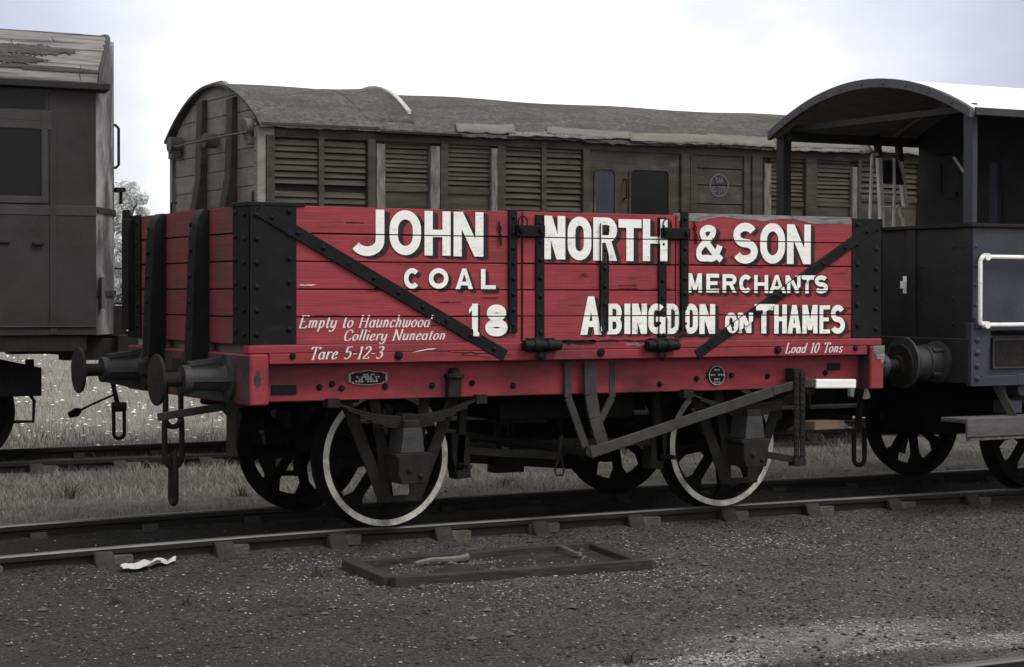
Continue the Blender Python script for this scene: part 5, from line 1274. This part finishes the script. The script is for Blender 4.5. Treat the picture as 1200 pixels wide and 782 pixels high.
# =================================================================== STONES, GRASS, FLOWERS
OCT = np.array([(1, 0, 0), (-1, 0, 0), (0, 1, 0), (0, -1, 0), (0, 0, 1), (0, 0, -.6)], float); OF = [(0, 2, 4), (2, 1, 4), (1, 3, 4), (3, 0, 4), (2, 0, 5), (1, 2, 5), (3, 1, 5), (0, 3, 5)]
def stones(name, pts, s0, s1, m, label, cat, flat=.7):
    vs = []; fs = []; rr = RNG
    for i, (x, y) in enumerate(pts):
        s = s0 + (s1 - s0) * rr.random() ** 2.2; a = rr.random() * 6.28; c_, s_ = math.cos(a), math.sin(a)
        V = OCT * s * rr.uniform(.6, 1.25, (6, 3)) * np.array([1.2, .85, flat]); X = V[:, 0] * c_ - V[:, 1] * s_; Y = V[:, 0] * s_ + V[:, 1] * c_
        z = gz(x, y) + s * .25; o = len(vs); vs += list(zip(X + x, Y + y, V[:, 2] + z)); fs += [(p + o, q + o, r + o) for p, q, r in OF]
    me = bpy.data.meshes.new(name); me.from_pydata(vs, [], fs); me.materials.append(m); ob = bpy.data.objects.new(name, me); COL.objects.link(ob)
    ob['kind'] = 'stuff'; ob['label'] = label; ob['category'] = cat; return ob
def okp(x, y): return min(abs(abs(y) - .753), abs(abs(y - YC) - .753)) > .06
def cluster(n, cx, cy, rx, ry):
    out = []
    while len(out) < n:
        x, y = cx + RNG.normal() * rx, cy + RNG.normal() * ry
        if okp(x, y) and mnoise.noise((x * 1.3, y * 1.3, 5)) > RNG.uniform(-.5, .3): out.append((x, y))
    return out
def uni(n, x0, x1, y0, y1): return [p for p in [(RNG.uniform(x0, x1), RNG.uniform(y0, y1)) for _ in range(n)] if okp(*p)]
W = uni(2600, -6, 6, -6, 1) + cluster(1300, -1.2, -2.4, 1.0, .5) + cluster(600, 1.2, -1.7, .9, .4) + cluster(260, -2.4, -1.3, .6, .25) + cluster(200, .2, -2.9, 1.2, .5) + cluster(90, -3.0, -.3, 1, .4)
W = [p for p in W if abs(p[1]) > .80 or RNG.random() < .35]
for q in PATCH: W += cluster(900 if q[2] > .6 else 400, q[0], q[1], q[2] * .45, q[3] * .5)
stones('white_gravel', W, .003, .0125, STONEW, 'scattered pale gravel chips lying on the dark ash', 'gravel', .55)
stones('large_gravel', [p for p in uni(420, -5, 6, -6, 1.2) if abs(p[1]) > .9], .014, .034, mat('brown_grey_stone', (.075, .068, .060), .9, .6, (20, 20, 20), .3, (60, 60, 60)), 'larger brown grey stones lying loose on the ash ground', 'gravel', .6)
stones('mixed_gravel', [p for p in uni(10500, -6, 6, -6.2, 1.2) if abs(p[1]) > .85], .003, .013, mat('mid_grey_stone', (.115, .108, .10), .9, .6, (40, 40, 40), bump=0), 'mid grey gravel bits mixed through the ash ground', 'gravel', .6)
stones('ash_gravel', uni(15000, -6.5, 6.5, -6.4, 1.3) + uni(1500, -1, 9, 1, 5.2), .004, .018, mat('dark_stone', (.03, .028, .026), .9, .5, (30, 30, 30), bump=0), 'dark grey ash and gravel lumps around the wagon track', 'gravel')
def blades(name, pts, hs, wd, m, label, cat, lean=.5):
    n = len(pts); P = np.array(pts); a = RNG.uniform(0, 6.283, n); h = np.array(hs) * RNG.uniform(.4, 1.1, n); w = wd * RNG.uniform(.6, 1.3, n) * (1 if np.isscalar(wd) else 1)
    z = np.array([gz(x, y) if y < 14 else -.11 for x, y in pts]) - .01
    ln = RNG.normal(0, lean, (n, 2)) * h[:, None]
    dx, dy = np.cos(a) * w / 2, np.sin(a) * w / 2
    v0 = np.stack([P[:, 0] - dx, P[:, 1] - dy, z], 1); v1 = np.stack([P[:, 0] + dx, P[:, 1] + dy, z], 1)
    v2 = np.stack([P[:, 0] + dx * .7 + ln[:, 0] * .35, P[:, 1] + dy * .7 + ln[:, 1] * .35, z + h * .6], 1); v3 = np.stack([P[:, 0] - dx * .7 + ln[:, 0] * .35, P[:, 1] - dy * .7 + ln[:, 1] * .35, z + h * .6], 1)
    v4 = np.stack([P[:, 0] + ln[:, 0], P[:, 1] + ln[:, 1], z + h], 1)
    V = np.stack([v0, v1, v2, v3, v4], 1).reshape(-1, 3); F = []
    for i in range(n): o = i * 5; F.append((o, o + 1, o + 2, o + 3)); F.append((o + 3, o + 2, o + 4))
    me = bpy.data.meshes.new(name); me.from_pydata(V.tolist(), [], F); me.materials.append(m); ob = bpy.data.objects.new(name, me); COL.objects.link(ob)
    ob['kind'] = 'stuff'; ob['label'] = label; ob['category'] = cat; return ob
pts = []; hs = []
while len(pts) < 42000:
    x, y = RNG.uniform(-5.2, 11), RNG.uniform(.95, 5.35)
    k = mnoise.noise((x * .9, y * .9, 11)) + .5 * mnoise.noise((x * 3, y * 3, 4))
    if k + (.35 if x < .8 else -.1) + min(0, (y - 1.5) * .6) < RNG.uniform(-.35, .45): continue
    pts.append((x, y)); hs.append(.05 + .07 * max(0, k + .3) + (.03 if y > 4.6 else 0))
blades('rough_grass', pts, hs, .005, GRASS, 'rough dry grass growing between the two tracks', 'grass', .6)
pts = [(RNG.uniform(-5, 11), YC + RNG.uniform(-.68, .68)) for _ in range(4000)]
blades('track_grass', pts, [.09] * len(pts), .006, GRASS, 'short dry grass growing between the rails under the old coach', 'grass', .5)
pts = []; hs = []; ww = []
while len(pts) < 60000:
    d = 7.3 - YC + 0 + (RNG.random() ** 2.0) * 50; y = YC + d + 0; x = RNG.uniform(-4.5 + (y - 7) * .05, 6 + (y - 7) * 1.4)
    k = mnoise.noise((x * .5, y * .5, 21))
    pts.append((x, y)); hs.append((.13 + .10 * max(0, k + .3)) * (1 if y > 8.2 else .6)); ww.append(.007 + .0006 * (y - 7))
blades('meadow_grass', pts, hs, np.array(ww), GRASSM, 'pale meadow grass beyond the rear track', 'grass', .45)
fl = []
vs = []; fs = []
for _ in range(3600):
    y = 7.6 + RNG.random() ** 1.6 * 34; x = RNG.uniform(-4.2, 5 + (y - 7) * 1.0)
    if mnoise.noise((x * .45, y * .7, 2)) < RNG.uniform(-.35, .3): continue
    s = RNG.uniform(.009, .030) * (1 + .02 * (y - 8)); z = -.12 + RNG.uniform(.06, .26); o = len(vs); V = OCT * s * np.array([1, 1, .55]) * RNG.uniform(.7, 1.3, (6, 3)); vs += list(zip(V[:, 0] + x, V[:, 1] + y, V[:, 2] + z)); fs += [(p + o, q + o, r + o) for p, q, r in OF]
me = bpy.data.meshes.new('white_flowers'); me.from_pydata(vs, [], fs); me.materials.append(FLOWER); ob = bpy.data.objects.new('white_flowers', me); COL.objects.link(ob)
ob['kind'] = 'stuff'; ob['label'] = 'white flower heads scattered over the pale meadow'; ob['category'] = 'flowers'
# a few weed tufts in the ash
def tuft(u, v, h, n, label):
    x, y = on_z(u, v, -.14); pts = [(x + RNG.normal() * h * .25, y + RNG.normal() * h * .25) for _ in range(n)]
    ob = blades('weed_tuft', pts, [h] * n, .008, mat('weed', (.05, .052, .035), .9, bump=0), label, 'weed', .7); del ob['kind']; ob['group'] = 'weed tufts in the ash'
tuft(372, 676, .09, 60, 'small dark weed tuft left of the timber hatch frame on the ash'); tuft(137, 706, .07, 40, 'small dark weed tuft in the ash at lower left below the litter'); tuft(590, 568, .10, 50, 'weed tuft in the grass seen beneath the middle of the red wagon'); tuft(83, 583, .16, 60, 'dark weed tuft in the grass left of the hanging coupling chain'); tuft(283, 582, .13, 50, 'dark weed tuft in the grass beside the far left wheel')

tuft(217, 708, .06, 40, 'tiny weed tuft in the bare ash at lower left, nearer the middle'); tuft(735, 770, .08, 40, 'thin weed at the bottom edge of the ash ground'); tuft(900, 625, .05, 40, 'little weed tuft between rail chairs and ash right of the right wheel')
# =================================================================== THINGS ON THE GROUND
ZG = -.155
fr = thing('timber_hatch', 'dark tarry rectangular timber hatch frame lying flat on the ash beside the track', 'timber hatch', (-1, -1.6, ZG))
c = [on_z(460, 676, -.08), on_z(762, 655, -.08), on_z(694, 633, -.08), on_z(414, 655, -.08)]
def beam(a, b, w, h, nm, off=0):
    A_ = Vector((a[0], a[1], ZG + h / 2 - .02 + off)); B_ = Vector((b[0], b[1], ZG + h / 2 - .02 + off)); mb = MB(); d = (B_ - A_).normalized(); s = Vector((0, 0, 1)).cross(d)
    mb.bar(A_, B_, w, h, s); return mb.build(nm, FRAMEW, fr, .006)
beam(c[0], c[1], .075, .095, 'side_rail'); beam(c[3], c[2], .075, .085, 'side_rail'); beam((c[0][0], c[0][1] + .045), (c[3][0] - .02, c[3][1] + .03), .09, .092, 'end_rail'); beam((c[1][0] - .02, c[1][1] + .045), (c[2][0], c[2][1] - .045), .08, .078, 'end_rail')
mb = MB(); s = 6
mb.prism([(c[0][0] + .1, c[0][1] + .05), (c[1][0] - .08, c[1][1] + .05), (c[2][0] - .05, c[2][1] - .05), (c[3][0] + .08, c[3][1] - .05)], 'z', ZG - .02, ZG + .022); mb.build('panel', mat('ashy_panel', (.014, .0132, .0125), .95, .5, (6, 6, 6), .6, (30, 30, 30), (.045, .043, .04), .7, (4, 9, 4)), fr)
def stick(u0, v0, u1, v1, w, label, z=ZG + .055):
    a = on_z(u0, v0, z); b = on_z(u1, v1, z); mb = MB(); n = 6
    P = [(a[0] + (b[0] - a[0]) * k / n, a[1] + (b[1] - a[1]) * k / n + RNG.uniform(-.01, .01), z + .008 * math.sin(k)) for k in range(n + 1)]
    mb.tube(P, [w * (.5 + .5 * k / n) for k in range(n + 1)], 6); return tag(mb.build('stick', STICKW), label, 'stick')
stick(486, 660, 548, 652, .024, 'split grey stick lying inside the left half of the timber hatch frame'); stick(652, 640, 680, 649, .016, 'thin grey stick lying inside the right half of the timber hatch frame')
mb = MB(); cx, cy = on_z(174, 662, -.13); nx_, ny_2 = 26, 12
for i in range(nx_):
    for j in range(ny_2):
        a, b = i / (nx_ - 1) - .5, j / (ny_2 - 1) - .5
        e = 1 - .5 * abs(mnoise.noise((a * 5, 3, 1)))
        mb.v.append((cx + a * .40 + b * .06, cy + b * .20 * e + a * .12, gz(cx, cy) + .012 + .05 * abs(mnoise.noise((a * 3, b * 3, 9))) + .010 * mnoise.noise((a * 9, b * 9, 2))))
for i in range(nx_ - 1):
    for j in range(ny_2 - 1):
        if (i + j < 3) or (i > nx_ - 5 and j > 8) or (i > 17 and j < 2) or (i < 9 and j > 9): continue
        a = i * ny_2 + j; mb.f.append((a, a + ny_2, a + ny_2 + 1, a + 1)); mb.m.append(0)
o = mb.build('paper_litter', RAG, None, fix=False); sm = o.modifiers.new('thick', 'SOLIDIFY'); sm.thickness = .004
tag(o, 'crumpled pale paper litter lying on the ash in front of the left rail', 'litter')
def plank_obj(u0, u1, v, z, h, label, m=STEPW, w=.25):
    a, b = on_z(u0, v, z), on_z(u1, v, z); mb = MB(); mb.prism([(a[0] - .1, a[1] + w), (a[0], a[1]), (b[0], a[1]), (b[0] - .05, a[1] + w)], 'z', z - h, z); return tag(mb.build('wooden_plank', m, None, .006), label, 'plank')
plank_obj(955, 1004, 494, .10, .16, 'tan plank lying beyond the louvred van, seen right of the brake lever guide')

# =================================================================== DISTANT TREES
def tree(x, y, h, r, n, m, label, ls=.16, seed=0):
    rr = np.random.default_rng(seed); t = thing('tree', label, 'tree', (x, y, -.12), 'trees far behind the coach'); mb = MB()
    mb.tube([(x, y, -.15), (x + .05 * h * .3, y, h * .3), (x, y + .1, h * .6), (x + .1, y, h * .9)], [.045 * h * .6, .035 * h * .6, .02 * h * .6, .006 * h], 8)
    cl = []
    for k in range(26):
        a = rr.uniform(0, 6.28); zz = h * rr.uniform(.18, .97); rad = r * (1 - abs(zz / h - .45) * 1.25) * rr.uniform(.3, 1); px, py = x + math.cos(a) * rad, y + math.sin(a) * rad
        mb.tube([(x, y, zz * .75), ((x + px) / 2, (y + py) / 2, zz * .92), (px, py, zz)], [.012 * h, .008 * h, .003 * h], 5); cl.append((px, py, zz, r * rr.uniform(.16, .34)))
    mb.build('trunk', BARK, t); mb = MB()
    for _ in range(n):
        px, py, pz, pr = cl[rr.integers(len(cl))]; d = rr.normal(size=3); d /= np.linalg.norm(d); q = np.array([px, py, pz]) + d * pr * rr.random() ** .5 * np.array([1, 1, .8])
        u = rr.normal(size=3); u /= np.linalg.norm(u); w = np.cross(u, rr.normal(size=3)); w /= np.linalg.norm(w); s = ls * rr.uniform(.5, 1.2)
        mb.add([q - u * s, q + w * s * .45, q + u * s, q - w * s * .45], [(0, 1, 2, 3)])
    mb.build('crown', m, t, smooth=False, fix=False)
def far(u, Y): return on_y(u, 344, Y)[0]
tree(far(150, 165), 165, 12.0, 3.2, 11000, LEAF, 'pale slender tree in the gap between the old coach and the louvred van', .17, 1)
tree(far(172, 170), 170, 8.2, 3.6, 9000, LEAF2, 'low bushy tree just left of the louvred van end', .20, 2)
tree(far(125, 180), 180, 11.5, 5.0, 9000, LEAF2, 'broad tree hidden mostly behind the right end of the old coach', .24, 3)
tree(far(196, 175), 175, 8.0, 4.0, 9000, LEAF2, 'lowest bushy tree partly hidden behind the louvred van end', .22, 4)
mb = MB(); rr = np.random.default_rng(5)
for k in range(24000):
    x = rr.uniform(-30, 200); y = 200 + rr.normal() * 1.2; z = rr.random() ** .7 * (4.5 + 1.5 * mnoise.noise((x * .12, 1, 1))) - .1
    q = np.array([x, y, z]); u = rr.normal(size=3); u /= np.linalg.norm(u); w = np.cross(u, rr.normal(size=3)); w /= np.linalg.norm(w); s = rr.uniform(.4, .9); mb.add([q - u * s, q + w * s * .5, q + u * s, q - w * s * .5], [(0, 1, 2, 3)])
hg = mb.build('hedge', LEAF2, None, smooth=False, fix=False); tag(hg, 'far dark hedge row along the end of the pale meadow', 'hedge', None, 'stuff')

# =================================================================== LIGHT
SUN_AZ = (0.50, -0.80); SUN_EL = math.radians(54)
w = bpy.data.worlds.new('World'); scene.world = w; w.use_nodes = True; nt = w.node_tree; N = nt.nodes; L = nt.links
bg1 = N['Background']; out = N['World Output']
sky = N.new('ShaderNodeTexSky'); sky.sky_type = 'NISHITA'; sky.sun_disc = False; sky.sun_elevation = SUN_EL; sky.sun_rotation = math.atan2(SUN_AZ[0], SUN_AZ[1]); sky.dust_density = 2.0
L.new(sky.outputs['Color'], bg1.inputs['Color']); bg1.inputs['Strength'].default_value = .10
bg2 = N.new('ShaderNodeBackground')      # cloud cover: a bright overcast with thinner, bluer parts
tc = N.new('ShaderNodeTexCoord'); mp = N.new('ShaderNodeMapping'); mp.inputs['Scale'].default_value = (2.2, 2.2, 5.0); L.new(tc.outputs['Generated'], mp.inputs['Vector'])
n1 = N.new('ShaderNodeTexNoise'); n1.inputs['Scale'].default_value = 1.6; n1.inputs['Detail'].default_value = 6; L.new(mp.outputs['Vector'], n1.inputs['Vector'])
dt = N.new('ShaderNodeVectorMath'); dt.operation = 'DOT_PRODUCT'; L.new(tc.outputs['Generated'], dt.inputs[0])
g = _ray(560, 60); g = g / np.linalg.norm(g); dt.inputs[1].default_value = tuple(g)
mr1 = N.new('ShaderNodeMapRange'); mr1.inputs['From Min'].default_value = .80; mr1.inputs['From Max'].default_value = 1.0; mr1.inputs['To Min'].default_value = 0; mr1.inputs['To Max'].default_value = 1; L.new(dt.outputs['Value'], mr1.inputs['Value'])
ad = N.new('ShaderNodeMath'); ad.operation = 'ADD'; L.new(mr1.outputs['Result'], ad.inputs[0])
mr2 = N.new('ShaderNodeMapRange'); mr2.inputs['From Min'].default_value = .35; mr2.inputs['From Max'].default_value = .65; mr2.inputs['To Min'].default_value = -.05; mr2.inputs['To Max'].default_value = .05; L.new(n1.outputs['Fac'], mr2.inputs['Value']); L.new(mr2.outputs['Result'], ad.inputs[1])
cr = N.new('ShaderNodeValToRGB'); E0 = cr.color_ramp.elements; E0[0].position = .0; E0[0].color = (.80, .79, .775, 1); E0[1].position = .985; E0[1].color = (1.0, 1.0, .98, 1)
for ps, c_ in ((.40, (.80, .795, .79, 1)), (.66, (.33, .335, .43, 1)), (.82, (.375, .38, .49, 1)), (.88, (.46, .465, .57, 1)), (.945, (.66, .665, .73, 1))):
    e = E0.new(ps); e.color = c_
L.new(ad.outputs[0], cr.inputs['Fac']); L.new(cr.outputs['Color'], bg2.inputs['Color']); bg2.inputs['Strength'].default_value = 1.0
mx = N.new('ShaderNodeMixShader'); mx.inputs[0].default_value = .86; L.new(bg1.outputs[0], mx.inputs[1]); L.new(bg2.outputs[0], mx.inputs[2]); L.new(mx.outputs[0], out.inputs['Surface'])
sl = bpy.data.lights.new('sun', 'SUN'); sl.energy = 1.5; sl.angle = math.radians(25); sl.color = (1, .97, .93)
so = bpy.data.objects.new('sun', sl); COL.objects.link(so)
d = Vector((SUN_AZ[0] * math.cos(SUN_EL) / math.hypot(*SUN_AZ), SUN_AZ[1] * math.cos(SUN_EL) / math.hypot(*SUN_AZ), math.sin(SUN_EL)))
so.rotation_euler = d.to_track_quat('Z', 'Y').to_euler(); so.location = (0, -10, 20)

scene.render.engine = 'CYCLES'
vs_ = scene.view_settings; vs_.view_transform = 'Standard'; vs_.look = 'None'; vs_.exposure = 0.6; vs_.gamma = 1; vs_.use_curve_mapping = False
scene.render.resolution_x = 1024; scene.render.resolution_y = 667

HZ = .0001
if HZ:
    hm = bpy.data.materials.new('haze_air'); hm.use_nodes = True; nt = hm.node_tree; nt.nodes.remove(nt.nodes['Principled BSDF']); pv = nt.nodes.new('ShaderNodeVolumePrincipled'); pv.inputs['Density'].default_value = HZ; pv.inputs['Color'].default_value = (.93, .94, .97, 1)
    nt.links.new(pv.outputs[0], nt.nodes['Material Output'].inputs['Volume'])
    hz = MB().box(-80, 260, -40, 230, -1.3, 14.5).build('haze', hm, None, smooth=False); hz['kind'] = 'stuff'; hz['label'] = 'thin pale haze in the air'; hz['category'] = 'haze'

# ------------------------------------------------------------------ parts whose pieces do not touch become parts of their own
def split_parts():
    keep = ('lettering', 'letter_shade', 'builders_plate', 'registration_plate', 'cast_plate', 'roundel', 'crown', 'trunk', 'scarred_paint', 'louvre_panel', 'planked_door', 'end_panel', 'side_panel', 'side_door', 'roof', 'coupling_chain', 'screw_coupling', 'pin_chain', 'wheel', 'rail_chair')
    for ob in list(bpy.data.objects):
        if ob.type != 'MESH' or ob.parent is None or ob.data.users > 1 or ob.get('kind') or ob.name.split('.')[0] in keep or ob.modifiers: continue
        me = ob.data; n = len(me.vertices); par = list(range(n))
        def fd(a):
            while par[a] != a: par[a] = par[par[a]]; a = par[a]
            return a
        for e in me.edges:
            a, b = fd(e.vertices[0]), fd(e.vertices[1])
            if a != b: par[a] = b
        isl = {}
        for i in range(n): isl.setdefault(fd(i), []).append(i)
        if len(isl) < 2: continue
        co = np.empty(n * 3); me.vertices.foreach_get('co', co); co = co.reshape(-1, 3)
        bx = [(np.array(v), co[v].min(0) - .008, co[v].max(0) + .008) for v in isl.values()]
        gp = list(range(len(bx)))
        def fg(a):
            while gp[a] != a: a = gp[a]
            return a
        for i in range(len(bx)):
            for j in range(i):
                if (bx[i][1] < bx[j][2]).all() and (bx[j][1] < bx[i][2]).all(): gp[fg(i)] = fg(j)
        cl = {}
        for i in range(len(bx)): cl.setdefault(fg(i), []).append(bx[i][0])
        cl = sorted((np.concatenate(v) for v in cl.values()), key=lambda v: -len(v))
        if not 2 <= len(cl) <= 40: continue
        which = np.zeros(n, int)
        for k, v in enumerate(cl): which[v] = k
        src = me.copy(); nm = ob.name.split('.')[0]
        for k in range(len(cl)):
            m2 = src.copy(); bm = bmesh.new(); bm.from_mesh(m2); bm.verts.ensure_lookup_table()
            bmesh.ops.delete(bm, geom=[bm.verts[i] for i in range(n) if which[i] != k], context='VERTS'); bm.to_mesh(m2); bm.free()
            if k == 0: ob.data = m2
            else:
                o2 = ob.copy(); o2.data = m2; o2.name = nm; COL.objects.link(o2); o2.parent = ob.parent
        bpy.data.meshes.remove(src)
split_parts()
